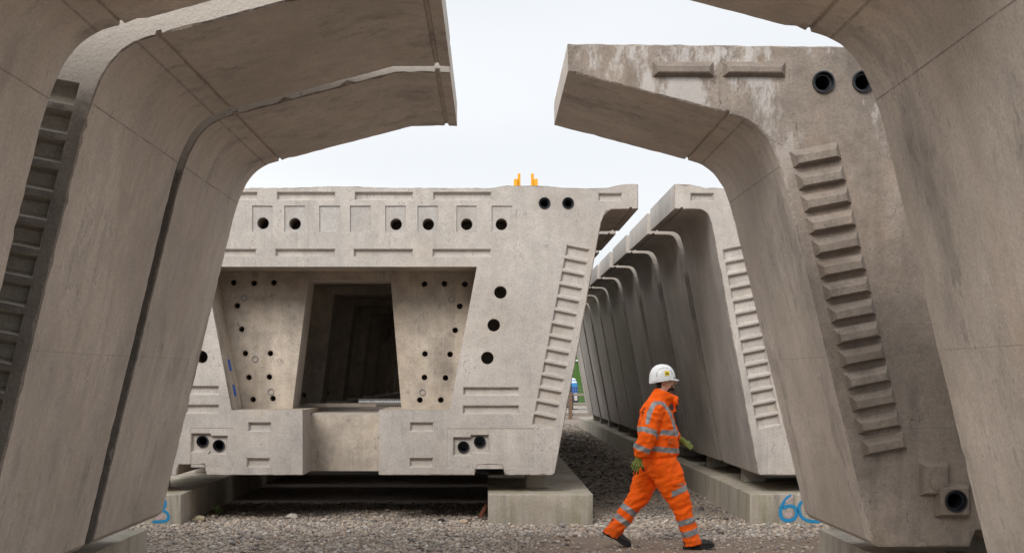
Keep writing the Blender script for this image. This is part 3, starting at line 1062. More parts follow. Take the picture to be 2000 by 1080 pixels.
for (px, py, h, k, lab) in ((425, 1008, 0.16, 16, 'small leafy weed growing against the left mossy plinth'), (938, 1012, 0.10, 14, 'low green weed by the corner of the centre plinth')):
    x, y = gx(px, py)
    weed(x, y, h, k, lab)

# ------------------------------------------------------------------ painted numbers
def spray_mat(name, col):
    n = NT(name)
    va = n.t.nodes.new('ShaderNodeVertexColor'); va.layer_name = 'cover'
    f = n.noise(n.coord(), 45, 4, 0.7)
    a = n.math('ADD', n.sep(va.outputs[0])[0], n.math('MULTIPLY', n.math('SUBTRACT', f, 0.5), 0.7))
    a = n.ramp(a, [(0.20, 0.0), (0.55, 0.92)])
    n.l(n.mix(f, tuple(c * 0.8 for c in col), tuple(min(1, c * 1.2) for c in col)), n.b.inputs['Base Color'])
    n.b.inputs['Roughness'].default_value = 0.7
    n.l(a, n.b.inputs['Alpha'])
    return n.m
M['spray_blue'] = spray_mat('blue_spray_paint', (0.012, 0.27, 0.56))
M['spray_pink'] = spray_mat('pink_spray_paint', (0.55, 0.42, 0.42))
def ribbon(name, pts, wd, mat, parent, y, closed=False):
    P = np.array(pts, float)
    # smooth by Catmull-Rom
    out = []
    n = len(P)
    for i in range(n if closed else n - 1):
        p0, p1, p2, p3 = (P[(i - 1) % n] if closed or i > 0 else P[0]), P[i], P[(i + 1) % n], (P[(i + 2) % n] if closed or i + 2 < n else P[-1])
        for t in np.linspace(0, 1, 8, endpoint=False):
            out.append(0.5 * (2 * p1 + (p2 - p0) * t + (2 * p0 - 5 * p1 + 4 * p2 - p3) * t * t + (3 * p1 - p0 - 3 * p2 + p3) * t ** 3))
    if not closed: out.append(P[-1])
    Q = np.array(out); nr = normals2(Q, closed)
    V, F, K = [], [], []
    offs = [(-1.0, 0.0), (-0.62, 0.62), (0.0, 1.0), (0.62, 0.62), (1.0, 0.0)]
    m = len(Q)
    for i in range(m):
        e = 1.0 if closed else min(1.0, min(i, m - 1 - i) / 4 + 0.25)
        for (o_, k_) in offs:
            p = Q[i] + nr[i] * wd * o_
            V.append((p[0], y, p[1])); K.append(k_ * e)
    for i in range(m if closed else m - 1):
        j = (i + 1) % m
        for q in range(4): F.append((i * 5 + q, i * 5 + q + 1, j * 5 + q + 1, j * 5 + q))
    me = bpy.data.meshes.new(name)
    me.from_pydata(V, [], F)
    at = me.color_attributes.new('cover', 'FLOAT_COLOR', 'POINT')
    at.data.foreach_set('color', np.repeat(np.array(K)[:, None], 4, 1).astype(np.float32).ravel())
    return link(name, me, mat, parent)
PF = 16.32
PS = 2777.8 / PF
def pp(px, py): return ((px - 957) / PS, CAM_H + (737 - py) / PS)
ribbon('painted_six', [pp(*q) for q in ((1546, 966), (1536, 974), (1527, 987), (1524, 1000), (1528, 1012), (1540, 1016), (1552, 1011), (1556, 999), (1550, 989), (1538, 988), (1528, 993))], 0.026, M['spray_blue'], p_right_l, PF - 0.004)
ribbon('painted_zero', [pp(*q) for q in ((1592, 972), (1574, 976), (1562, 984), (1561, 998), (1567, 1010), (1582, 1017), (1604, 1016), (1616, 1003), (1612, 984))], 0.024, M['spray_blue'], p_right_l, PF - 0.004, True)
ribbon('old_paint', [pp(*q) for q in ((1534, 981), (1542, 974), (1550, 968))], 0.020, M['spray_pink'], p_right_l, PF - 0.007)
ribbon('old_paint', [pp(*q) for q in ((1533, 1000), (1540, 1005), (1547, 1001))], 0.040, M['spray_pink'], p_right_l, PF - 0.002)
ribbon('painted_three', [pp(*q) for q in ((300, 982), (312, 976), (322, 978), (322, 988), (316, 994), (326, 1001), (329, 1010), (322, 1017), (296, 1018))], 0.022, M['spray_blue'], p_centre_l, PF - 0.004)
ribbon('old_paint', [pp(*q) for q in ((303, 1012), (313, 1009), (320, 1004))], 0.035, M['spray_pink'], p_centre_l, PF - 0.002)

# ------------------------------------------------------------------ yellow lifting brackets on the front segment
M['yellow'] = plain('yellow_paint', (0.72, 0.34, 0.006), 0.45, var=0.06)
def bracket(x, flip, label):
    r = empty('lifting_bracket', (x, FY + 0.55, 3.905)); tag(r, label, 'bracket', 'yellow brackets on top of the pale segment')
    s = -1 if flip else 1
    a = s * 0.010; b = s * 0.042
    link('tall_plate', box_mesh('tall_plate', min(a, b), max(a, b), -0.06, 0.06, -0.01, 0.235, 0.006), M['yellow'], r)
    c = s * -0.036; d = s * 0.0085
    link('short_plate', box_mesh('short_plate', min(c, d), max(c, d), -0.09, 0.09, -0.01, 0.165, 0.004), M['yellow'], r)
    link('base_plate', box_mesh('base_plate', -0.10, 0.10, -0.12, 0.12, -0.02, 0.012, 0.003), M['yellow'], r)
    for yy in (-0.075, 0.075):
        link('bolt', tube_mesh('bolt', [(0.014, 0), (0.014, -0.02)], 6), M['steel'], r, (s * -0.066, yy, 0.012)).rotation_euler = (R(-90), 0, 0)
fsb = 2777.8 / (FY + 0.55)
bracket((1009.5 - 957) / fsb, False, 'left yellow steel bracket standing on top of the pale facing segment')
bracket((1044 - 957) / fsb, True, 'right yellow steel bracket standing on top of the pale facing segment')

# ------------------------------------------------------------------ things lying in the void and under the segment
def corrugated(x0, x1, y, z, r):
    V, F = [], []
    k, n = 18, int((x1 - x0) / 0.006)
    for i in range(n + 1):
        x = x0 + (x1 - x0) * i / n
        for j in range(k):
            a = 2 * math.pi * j / k
            rr = r * (1 + 0.07 * math.sin(2 * math.pi * (x / 0.024) + a))
            V.append((x, y + rr * math.cos(a), z + rr * math.sin(a)))
    for i in range(n):
        for j in range(k):
            q = (j + 1) % k
            F.append((i * k + j, i * k + q, (i + 1) * k + q, (i + 1) * k + j))
    return mesh_from('corrugated_duct', V, F, smooth_angle=60)
o = link('corrugated_duct', corrugated(-1.72, -0.98, 18.62, OPEN_BOT + 0.053, 0.052), plain('galvanised_duct', (0.42, 0.42, 0.43), 0.4, 0.7))
tag(o, 'grey spiral ribbed duct lying on the floor inside the doorway', 'duct')
o = link('timber_batten', box_mesh('timber_batten', -0.45, 0.45, -0.05, 0.05, 0, 0.05, 0.004), plain('weathered_timber', (0.22, 0.19, 0.16), 0.85, var=0.2), None, (-1.9, 18.15, OPEN_BOT + 0.002))
o.rotation_euler = (0, 0, 0.08)
tag(o, 'grey timber batten lying inside the doorway', 'timber')
def rod(name, pts, r, mat, k=10):
    V, F = [], []
    m = len(pts)
    for i, p in enumerate(pts):
        p = Vector(p); t = (Vector(pts[min(i + 1, m - 1)]) - Vector(pts[max(i - 1, 0)])).normalized()
        u = t.orthogonal().normalized(); v = t.cross(u)
        for j in range(k):
            a = 2 * math.pi * j / k
            V.append(p + u * r * math.cos(a) + v * r * math.sin(a))
    for i in range(m - 1):
        for j in range(k):
            q = (j + 1) % k
            F.append((i * k + j, i * k + q, (i + 1) * k + q, (i + 1) * k + j))
    F.append(tuple(range(k))); F.append(tuple((m - 1) * k + j for j in range(k)))
    return mesh_from(name, V, F, smooth_angle=40)
o = link('steel_tube', rod('steel_tube', [(-0.11, 16.78, 0.06), (-0.05, 17.1, 0.14), (0.0, 17.45, 0.20)], 0.026, None), plain('rusty_tube', (0.20, 0.07, 0.045), 0.6, 0.2, 0.25))
tag(o, 'rusty red tube poking out beside the centre plinth', 'tube')

# ------------------------------------------------------------------ far end of the lane: fence, beams, van, green cladding
M['timber'] = plain('brown_timber', (0.17, 0.095, 0.055), 0.85, var=0.2, scale=9)
M['rail'] = plain('grey_timber', (0.30, 0.25, 0.20), 0.85, var=0.15, scale=9)
M['wire'] = plain('grey_wire', (0.22, 0.23, 0.23), 0.5, 0.6)
fr = empty('timber_fence', (0, 57.5, 0)); tag(fr, 'timber post and rail fence with wire mesh at the end of the lane', 'fence')
pm_ = box_mesh('post', -0.075, 0.075, -0.06, 0.06, -0.1, 1.10, 0.008); pm_.materials.append(M['timber'])
for x in (-0.65, 1.30, 3.25, 5.2, 7.15): link('post', pm_, None, fr, (x, 0, 0))
for z in (1.0, 0.60, 0.20):
    rm = box_mesh('rail', -1.6, 8.1, 0.065, 0.105, z - 0.05, z + 0.05, 0.006, 2); rm.materials.append(M['rail'])
    link('rail', rm, None, fr)
V, F = [], []
def bar(x0, x1, z0, z1, y, t):
    b = len(V)
    V.extend([(x0, y, z0), (x1, y, z0), (x1, y, z1), (x0, y, z1), (x0, y + t, z0), (x1, y + t, z0), (x1, y + t, z1), (x0, y + t, z1)])
    F.extend([(b, b + 1, b + 2, b + 3), (b + 4, b + 7, b + 6, b + 5), (b, b + 4, b + 5, b + 1), (b + 3, b + 2, b + 6, b + 7), (b, b + 3, b + 7, b + 4), (b + 1, b + 5, b + 6, b + 2)])
for i in range(int(8.7 / 0.09)): bar(-1.5 + i * 0.09, -1.5 + i * 0.09 + 0.008, 0.0, 1.35, -0.075, 0.008)
for i in range(9): bar(-1.5, 7.2, 0.02 + i * 0.165, 0.028 + i * 0.165, -0.066, 0.008)
wm_ = mesh_from('wire_mesh', V, F); wm_.materials.append(M['wire'])
tag(link('wire_mesh', wm_, None, fr), kind='stuff')
bmm = box_mesh('concrete_beam', -3.2, 3.2, -0.25, 0.25, 0, 0.26, 0.02); bmm.materials.append(M['patch'])
for k, (x, y, z, lab) in enumerate(((6.4, 63.0, 0.0, 'lower pale beam lying beyond the fence'), (6.9, 63.1, 0.30, 'upper pale beam stacked beyond the fence'))):
    o = link('concrete_beam', bmm, None, None, (x, y, z)); tag(o, lab, 'beam', 'pale beams beyond the fence')

M['green'] = plain('green_cladding', (0.055, 0.135, 0.022), 0.7, var=0.05, scale=2)
V, F = [], []
k = 0
xx = -6.0
while xx < 22:
    for (dx, dy) in ((0, 0), (0.10, 0), (0.13, -0.04), (0.23, -0.04), (0.26, 0)):
        V.append((xx + dx, 80 + dy, 0.22)); V.append((xx + dx, 80 + dy, 4.6))
    xx += 0.26
nn = len(V) // 2
for i in range(nn - 1): F.append((2 * i, 2 * i + 2, 2 * i + 3, 2 * i + 1))
gw = empty('green_shed', (0, 0, 0)); tag(gw, 'green clad shed wall beyond the fence at the end of the lane', 'shed')
gm = mesh_from('cladding', V, F); link('cladding', gm, M['green'], gw)
link('back_wall', box_mesh('back_wall', -6, 22, 80.06, 92, 0, 4.58, 0.02), M['green'], gw)
link('base_course', box_mesh('base_course', -6.05, 22.05, 79.9, 80.05, -0.05, 0.24, 0.01), M['block'], gw)
link('white_rail', box_mesh('white_rail', -6, 22, 79.86, 79.93, 2.60, 2.68, 0.01), plain('white_paint', (0.75, 0.76, 0.75), 0.5), gw)
link('roof_trim', box_mesh('roof_trim', -6.1, 22.1, 79.8, 92.1, 4.6, 4.75, 0.02), M['block'], gw)

def van():
    r = empty('van', (3.18, 66, 0), 0); tag(r, 'blue and white van parked beyond the timber fence', 'van')
    blue = NT('blue_paint_stripes'); sz3 = blue.sep(blue.coord())[2]
    rc = blue.t.nodes.new('ShaderNodeValToRGB'); rc.color_ramp.interpolation = 'CONSTANT'
    mr = blue.t.nodes.new('ShaderNodeMapRange'); mr.inputs[1].default_value = 0.0; mr.inputs[2].default_value = 1.8
    blue.l(sz3, mr.inputs[0])
    e = rc.color_ramp.elements
    stops = [(0.0, (0.012, 0.012, 0.014)), (0.46, (0.01, 0.075, 0.30)), (0.70, (0.02, 0.22, 0.52)), (0.80, (0.75, 0.78, 0.80)), (0.845, (0.02, 0.22, 0.52)), (0.875, (0.80, 0.82, 0.84))]
    while len(e) < len(stops): e.new(0.5)
    for q, (p, c) in zip(e, stops): q.position = p; q.color = (*c, 1)
    blue.l(mr.outputs[0], rc.inputs[0]); blue.l(rc.outputs[0], blue.b.inputs['Base Color']); blue.b.inputs['Roughness'].default_value = 0.25
    dark = plain('van_trim', (0.015, 0.015, 0.017), 0.5); glass = plain('van_glass', (0.02, 0.03, 0.04), 0.08)
    # seen from behind: rounded box body, 1.9 wide (x), 4.2 long (y)
    rings = []
    for (y, sx_, zt) in ((-0.02, 0.86, 1.56), (0.05, 0.95, 1.66), (0.3, 1.0, 1.72), (2.4, 1.0, 1.72), (2.9, 0.97, 1.5), (3.4, 0.94, 1.05), (4.1, 0.88, 0.95), (4.2, 0.80, 0.85)):
        ring_ = [(-0.93, 0.30), (-0.95, 0.6), (-0.95, 0.95), (-0.90, zt - 0.30), (-0.80, zt - 0.09), (-0.55, zt), (0.55, zt), (0.80, zt - 0.09), (0.90, zt - 0.30), (0.95, 0.95), (0.95, 0.6), (0.93, 0.30)]
        rings.append([(x * sx_, y, z) for (x, z) in ring_])
    V = [p for q in rings for p in q]; F = []
    n = 12
    for i in range(len(rings) - 1):
        for j in range(n):
            k2 = (j + 1) % n
            F.append((i * n + j, i * n + k2, (i + 1) * n + k2, (i + 1) * n + j))
    F.append(tuple(range(n))); F.append(tuple((len(rings) - 1) * n + j for j in range(n)))
    link('body', mesh_from('body', V, F, smooth_angle=45), blue.m, r)
    link('rear_window', box_mesh('rear_window', -0.62, 0.62, -0.045, -0.015, 1.02, 1.36, 0.012), glass, r)
    link('bumper', box_mesh('bumper', -0.95, 0.95, -0.14, 0.0, 0.34, 0.56, 0.04), dark, r)
    link('number_plate', box_mesh('number_plate', -0.26, 0.26, -0.16, -0.145, 0.60, 0.71, 0.003), plain('plate', (0.7, 0.6, 0.1), 0.5), r)
    for s in (-1, 1):
        link('tail_light', box_mesh('tail_light', s * 0.80 - 0.07, s * 0.80 + 0.07, -0.05, 0.02, 0.62, 0.98, 0.015), plain('lamp', (0.55, 0.52, 0.52), 0.3), r)
    for (x, y) in ((-0.8, 0.7), (0.8, 0.7), (-0.8, 3.3), (0.8, 3.3)):
        wt = tube_mesh('wheel', [(0.16, -0.10), (0.30, -0.11), (0.33, -0.06), (0.33, 0.06), (0.30, 0.11), (0.16, 0.10)], 24)
        wo_ = link('wheel', wt, dark, r, (x, y, 0.33)); wo_.rotation_euler = (0, 0, R(90))
        rm_ = tube_mesh('rim', [(0.15, 0.10), (0.19, 0.06), (0.19, -0.06), (0.15, -0.10), (0.05, -0.09)], 20)
        link('rim', rm_, M['steel'], wo_)
van()
o = empty('lamp_post', (3.30, 69.0, 0)); tag(o, 'slim grey post rising behind the blue van', 'post')
link('pole', rod('pole', [(0, 0, 0), (0, 0, 1.5), (0, 0, 3.0)], 0.06, None), M['wire'], o)
link('arm', rod('arm', [(0, -0.02, 2.55), (0.35, -0.02, 2.60), (0.8, -0.02, 2.60)], 0.03, None), M['wire'], o)

# ------------------------------------------------------------------ the walking worker (x = forward, y = away from camera, z up)
PX, PY = (1290 - 957) / 197.0, 14.10
def W(px, py, y): return Vector(((px - 1290) / 197.0, y, (1070 - py) / 197.0))

def tube_solid(bm, pts, rad, k=16, side=None):
    """closed lofted tube; rad items: r or (r_along_x, r_along_y)"""
    rings = []
    m = len(pts)
    for i, p in enumerate(pts):
        p = Vector(p)
        t = (Vector(pts[min(i + 1, m - 1)]) - Vector(pts[max(i - 1, 0)])).normalized()
        u = Vector((0, 1, 0)); u = (u - t * u.dot(t)).normalized()
        v = u.cross(t)
        r = rad[i]; ru, rv = (r[1], r[0]) if isinstance(r, tuple) else (r, r)
        rings.append([bm.verts.new(p + u * ru * math.cos(a) + v * rv * math.sin(a)) for a in [2 * math.pi * j / k for j in range(k)]])
    for i in range(m - 1):
        for j in range(k):
            q = (j + 1) % k
            bm.faces.new((rings[i][j], rings[i][q], rings[i + 1][q], rings[i + 1][j]))
    bm.faces.new(list(reversed(rings[0]))); bm.faces.new(rings[-1])

def ball(bm, c, r, k=2):
    ret = bmesh.ops.create_icosphere(bm, subdivisions=k, radius=1.0)
    for v in ret['verts']: v.co = Vector((c[0] + v.co.x * r[0], c[1] + v.co.y * r[1], c[2] + v.co.z * r[2]))

def remeshed(name, bm, voxel, smooth=2, deform=None):
    bmesh.ops.recalc_face_normals(bm, faces=bm.faces)
    me = bpy.data.meshes.new(name + '_raw'); bm.to_mesh(me); bm.free()
    tmp = bpy.data.objects.new(name + '_raw', me); C.objects.link(tmp)
    md = tmp.modifiers.new('r', 'REMESH'); md.mode = 'VOXEL'; md.voxel_size = voxel
    if smooth:
        sm_ = tmp.modifiers.new('s', 'SMOOTH'); sm_.iterations = smooth; sm_.factor = 0.5
    dg = bpy.context.evaluated_depsgraph_get()
    out = bpy.data.meshes.new_from_object(tmp.evaluated_get(dg)); out.name = name
    bpy.data.objects.remove(tmp); bpy.data.meshes.remove(me)
    if deform:
        nv = [v.normal.copy() for v in out.vertices]
        for v, n_ in zip(out.vertices, nv): v.co += n_ * deform(v.co)
    out.polygons.foreach_set('use_smooth', [True] * len(out.polygons))
    out.materials.clear()
    out.update()
    return out

def hi_vis():
    n = NT('orange_hi_vis_cloth')
    f = n.noise(n.coord(), 6, 4, 0.6)
    c = n.mix(f, (1.0, 0.11, 0.003), (1.0, 0.155, 0.005))
    z_ = n.sep(n.coord())[2]
    mr = n.t.nodes.new('ShaderNodeMapRange'); mr.inputs[1].default_value = 0.34; mr.inputs[2].default_value = 0.03
    n.l(z_, mr.inputs[0])
    dirt = n.math('MULTIPLY', n.ramp(n.noise(n.coord(), 17, 4, 0.7), [(0.40, 0.0), (0.66, 1.0)]), n.math('ADD', n.math('MULTIPLY', mr.outputs[0], 0.55), 0.04))
    c = n.mix(dirt, c, (0.16, 0.10, 0.06))
    n.l(c, n.b.inputs['Base Color']); n.b.inputs['Roughness'].default_value = 0.75
    g = n.noise(n.coord(scale=(1, 1, 2.2)), 24, 3, 0.6)
    n.l(n.bump(g, 0.35, 0.012), n.b.inputs['Normal'])
    n.b.inputs['Specular IOR Level'].default_value = 0.2
    return n.m
M['hivis'] = hi_vis()
M['tape'] = plain('reflective_grey_tape', (0.27, 0.27, 0.275), 0.42, 0.2, var=0.08, scale=30)
M['boot'] = plain('black_boot_leather', (0.018, 0.017, 0.017), 0.55, var=0.2, scale=30)
M['sole'] = plain('boot_rubber', (0.025, 0.024, 0.023), 0.85)
M['glove'] = plain('olive_green_glove', (0.20, 0.24, 0.05), 0.8, var=0.15, scale=30)
M['glove_dark'] = plain('black_glove_palm', (0.025, 0.027, 0.022), 0.8, var=0.2)
M['helmet'] = plain('white_helmet_shell', (0.78, 0.79, 0.80), 0.32, var=0.02)
M['skin'] = plain('skin', (0.60, 0.36, 0.26), 0.55, var=0.06)
M['hair'] = plain('dark_hair', (0.018, 0.014, 0.012), 0.8, var=0.2, scale=60, bumpy=0.5)
M['lens'] = plain('clear_lens', (0.25, 0.22, 0.2), 0.1)
M['ink'] = plain('black_print', (0.012, 0.012, 0.014), 0.7)

wk = empty('person', (PX, PY, 0)); tag(wk, 'worker in orange hi-vis suit and white helmet striding right across the gravel', 'person')

SH_N, EL_N, WR_N = Vector((-0.075, -0.185, 1.375)), Vector((-0.165, -0.265, 1.10)), Vector((-0.235, -0.250, 0.925))
SH_F, EL_F, WR_F = Vector((-0.02, 0.185, 1.375)), Vector((0.085, 0.265, 1.13)), Vector((0.205, 0.245, 1.065))
HP_N, KN_N, AN_N = Vector((0.00, -0.095, 0.87)), Vector((0.195, -0.10, 0.425)), Vector((0.300, -0.10, 0.075))
HP_F, KN_F, AN_F = Vector((-0.055, 0.095, 0.87)), Vector((-0.205, 0.10, 0.50)), Vector((-0.475, 0.10, 0.130))

# body: one skin from crown to ankles
bm = bmesh.new()
tube_solid(bm, [(-0.01, 0, 0.84), (-0.02, 0, 1.0), (-0.03, 0, 1.2), (-0.03, 0, 1.36), (-0.01, 0, 1.44)], [(0.10, 0.15), (0.095, 0.14), (0.115, 0.16), (0.10, 0.17), (0.06, 0.08)])
tube_solid(bm, [(-0.015, 0, 1.40), (0.005, 0, 1.50), (0.02, 0, 1.60)], [0.062, 0.056, 0.056])
for (a, b_, c_) in ((SH_N, EL_N, WR_N), (SH_F, EL_F, WR_F)):
    tube_solid(bm, [Vector((-0.03, 0.4 * a.y, 1.38)), a, a.lerp(b_, 0.5), b_, b_.lerp(c_, 0.4), c_, c_ + (c_ - b_).normalized() * 0.05], [0.06, 0.052, 0.046, 0.04, 0.04, 0.029, 0.026])
for (a, b_, c_) in ((HP_N, KN_N, AN_N), (HP_F, KN_F, AN_F)):
    tube_solid(bm, [Vector((a.x, a.y * 0.7, 0.92)), a, a.lerp(b_, 0.5), b_, b_.lerp(c_, 0.35), c_], [0.08, 0.088, 0.075, 0.055, 0.056, 0.04])
# head: skull, face, jaw, nose, lips, brow, ear
ball(bm, (0.035, 0, 1.685), (0.097, 0.076, 0.105), 3)
tube_solid(bm, [(0.055, 0, 1.72), (0.06, 0, 1.66), (0.066, 0, 1.60), (0.078, 0, 1.565), (0.082, 0, 1.553)], [(0.078, 0.068), (0.078, 0.066), (0.066, 0.056), (0.046, 0.040), (0.030, 0.026)])
tube_solid(bm, [(0.130, 0, 1.685), (0.143, 0, 1.660), (0.156, 0, 1.638), (0.143, 0, 1.628)], [0.009, 0.012, 0.016, 0.010], 10)
ball(bm, (0.128, 0, 1.603), (0.014, 0.024, 0.011)); ball(bm, (0.122, 0, 1.572), (0.018, 0.022, 0.018))
for s in (-1, 1):
    ball(bm, (0.112, s * 0.035, 1.692), (0.022, 0.026, 0.009))
    ball(bm, (0.118, s * 0.034, 1.668), (0.013, 0.014, 0.010))
    ball(bm, (0.022, s * 0.074, 1.650), (0.020, 0.010, 0.032)); ball(bm, (0.026, s * 0.078, 1.635), (0.010, 0.009, 0.014))
bmesh_body = remeshed('body', bm, 0.0065, 3)
bmesh_body.materials.append(M['skin']); bmesh_body.materials.append(M['hair'])
for p in bmesh_body.polygons:
    c_ = p.center
    if c_.z > 1.5:
        beard = (1.545 < c_.z < 1.588 and c_.x > 0.055 + (c_.z - 1.55) * 0.8) or (1.611 < c_.z < 1.620 and c_.x > 0.122 and abs(c_.y) < 0.03) or (c_.z < 1.612 and 0.100 < c_.x < 0.118 and abs(c_.y) > 0.02)
        hair = (c_.x < 0.005 and c_.z > 1.585) or c_.z > 1.745 or (c_.x < 0.03 and c_.z > 1.68)
        brow = 1.688 < c_.z < 1.698 and c_.x > 0.12
        if beard or hair or brow: p.material_index = 1
link('body', bmesh_body, None, wk)
# safety glasses
def gl():
    bm2 = bmesh.new()
    for s in (-1, 1):
        tube_solid(bm2, [(0.020, s * 0.080, 1.672), (0.075, s * 0.079, 1.676), (0.118, s * 0.070, 1.676)], [0.004, 0.004, 0.005], 8)
    tube_solid(bm2, [(0.122, -0.068, 1.682), (0.140, -0.035, 1.683), (0.145, 0, 1.683), (0.140, 0.035, 1.683), (0.122, 0.068, 1.682)], [0.0035] * 5, 8)
    me = bpy.data.meshes.new('safety_glasses'); bm2.to_mesh(me); bm2.free()
    g = link('safety_glasses', me, M['ink'], wk)
    V, F = [], []
    for j in range(13):
        a = R(-62 + 124 * j / 12)
        x, y = 0.055 + 0.090 * math.cos(a), 0.080 * math.sin(a)
        V += [(x, y, 1.682), (x - 0.004, y * 0.98, 1.652)]
    for j in range(12): F.append((2 * j, 2 * j + 2, 2 * j + 3, 2 * j + 1))
    n = NT('clear_visor'); n.b.inputs['Base Color'].default_value = (0.6, 0.6, 0.6, 1); n.b.inputs['Roughness'].default_value = 0.05; n.b.inputs['Alpha'].default_value = 0.22
    link('lens', mesh_from('lens', V, F, smooth_angle=60), n.m, g)
gl()

# jacket
def jf(co):
    d = 0.011 * noise.noise(co * 9.0 + Vector((3, 0, 0))) + 0.008 * noise.noise(Vector((co.x * 12, co.y * 12, co.z * 26)))
    d += 0.006 * (1 - abs(noise.noise(Vector((co.x * 9 + co.z * 8, co.y * 10, co.z * 9 - co.x * 9)) * 1.1)) * 4)
    if co.z < 1.0 and abs(co.y) < 0.24: d += 0.006 * math.sin(math.atan2(co.y, co.x) * 26) * max(0, (1.0 - co.z) / 0.12)
    return d
bm = bmesh.new()
tube_solid(bm, [(-0.012, 0, 0.868), (-0.012, 0, 0.895), (-0.016, 0, 0.93), (-0.022, 0, 1.02), (-0.030, 0, 1.15), (-0.038, 0, 1.27), (-0.040, 0, 1.36), (-0.030, 0, 1.42), (-0.010, 0, 1.465), (0.012, 0, 1.50)],
           [(0.152, 0.178), (0.162, 0.188), (0.190, 0.208), (0.205, 0.218), (0.195, 0.217), (0.176, 0.218), (0.158, 0.205), (0.125, 0.165), (0.10, 0.115), (0.092, 0.095)], 28)
# standing collar, open to the front
tube_solid(bm, [(-0.004, 0, 1.445), (0.016, 0, 1.49), (0.034, 0, 1.528), (0.046, 0, 1.552)], [(0.112, 0.102), (0.108, 0.098), (0.106, 0.092), (0.102, 0.085)], 24)
ball(bm, (0.150, -0.005, 1.452), (0.032, 0.05, 0.052)); ball(bm, (0.140, 0.0, 1.40), (0.02, 0.05, 0.06))
for (a, b_, c_) in ((SH_N, EL_N, WR_N), (SH_F, EL_F, WR_F)):
    dr = (c_ - b_).normalized()
    tube_solid(bm, [Vector((-0.04, 0.45 * a.y, 1.385)), a, a.lerp(b_, 0.35), a.lerp(b_, 0.75), b_, b_.lerp(c_, 0.35), b_.lerp(c_, 0.75), c_ - dr * 0.02, c_ + dr * 0.01],
               [0.085, 0.092, 0.090, 0.090, 0.090, 0.090, 0.086, 0.068, 0.046], 20)
jm = remeshed('jacket', bm, 0.0075, 2, jf)
jm.materials.append(M['hivis']); jm.materials.append(M['tape'])
BR = [W(1316, 842, 0), W(1312, 820, 0), W(1303, 800, 0), W(1291, 788, 0), W(1280, 784, 0), W(1270, 790, 0), W(1262, 806, 0), W(1258, 822, 0)]
def seg_d(p, a, b):
    ab = Vector((b.x - a.x, 0, b.z - a.z)); ap = Vector((p.x - a.x, 0, p.z - a.z))
    t = max(0, min(1, ap.dot(ab) / ab.dot(ab)))
    return (ap - ab * t).length
def limb_t(p, a, b):
    d = b - a
    t = (p - a).dot(d) / d.dot(d)
    return t, (p - a - d * t).length
for p in jm.polygons:
    c_ = p.center
    on_sleeve = False
    tape = False
    for (a, b_, cc_) in ((SH_N, EL_N, WR_N), (SH_F, EL_F, WR_F)):
        if c_.y * a.y < 0: continue
        t1, d1 = limb_t(c_, a, b_); t2, d2 = limb_t(c_, b_, cc_)
        out_ = abs(c_.y) > 0.205 or d1 < 0.10 and abs(c_.y) > 0.19 or d2 < 0.095 and abs(c_.y) > 0.175
        if out_ and (0.05 < t1 < 1.05 and d1 < 0.115 or 0 < t2 < 1.1 and d2 < 0.105):
            on_sleeve = True
            if 0.72 < t1 < 0.90 and d1 < 0.115: tape = True
            if 0.42 < t2 < 0.70 and d2 < 0.105: tape = True
    if not on_sleeve:
        sl_ = 0.10 * (c_.x)
        if abs(c_.z + sl_ - 1.155) < 0.026 or abs(c_.z + sl_ * 1.0 - 0.985) < 0.026: tape = True
    if abs(c_.y) > 0.06 and c_.z > 1.15 and min(seg_d(c_, BR[i], BR[i + 1]) for i in range(len(BR) - 1)) < 0.021: tape = True
    if c_.z > 1.46: tape = False
    if tape: p.material_index = 1
jk = link('jacket', jm, None, wk)
# pocket flap on the chest side and dark zip line
link('pocket_flap', box_mesh('pocket_flap', -0.045, 0.045, -0.006, 0.006, -0.055, 0.012, 0.004), M['hivis'], jk, (0.085, -0.20, 1.09)).rotation_euler = (0.05, 0.12, 0.55)
link('zip', rod('zip', [(0.172, -0.02, 0.90), (0.178, -0.02, 1.02), (0.165, -0.02, 1.2), (0.145, -0.02, 1.36), (0.178, -0.02, 1.47)], 0.006, None), M['ink'], jk)
# letter S printed on the back, wrapping towards us
def stroke(name, pts, wd, mat, parent, push):
    V, F = [], []
    P = [Vector(p) for p in pts]
    for i, p in enumerate(P):
        t = (P[min(i + 1, len(P) - 1)] - P[max(i - 1, 0)]).normalized()
        s = t.cross(push).normalized() * wd
        V += [p - s, p + s]
    for i in range(len(P) - 1): F.append((2 * i, 2 * i + 2, 2 * i + 3, 2 * i + 1))
    return link(name, mesh_from(name, V, F), mat, parent)
bvh_src = jm
from mathutils.bvhtree import BVHTree
bt = BVHTree.FromPolygons([v.co for v in jm.vertices], [list(p.vertices) for p in jm.polygons])
def on_back(y, z):
    h = bt.ray_cast(Vector((-1.0, y, z)), Vector((1, 0, 0)))
    return h[0] + Vector((-0.004, 0, 0)) if h[0] else Vector((-0.2, y, z))
sp = []
for q in range(17):
    t = q / 16
    ang = R(40) + t * R(230) if t < 0.5 else R(155) - (t - 0.5) * R(230) - R(0)
    if t < 0.5:
        a2 = R(20) + t * 2 * R(250); yy, zz = 0.026 * math.cos(a2), 0.021 + 0.021 * math.sin(a2)
    else:
        a2 = R(90) - (t - 0.5) * 2 * R(250); yy, zz = 0.026 * math.cos(a2), -0.021 + 0.021 * math.sin(a2)
    sp.append(on_back(-0.105 - yy, 1.345 + zz * 1.0))
stroke('printed_letter', sp, 0.0085, M['ink'], jk, Vector((-1, 0, 0)))

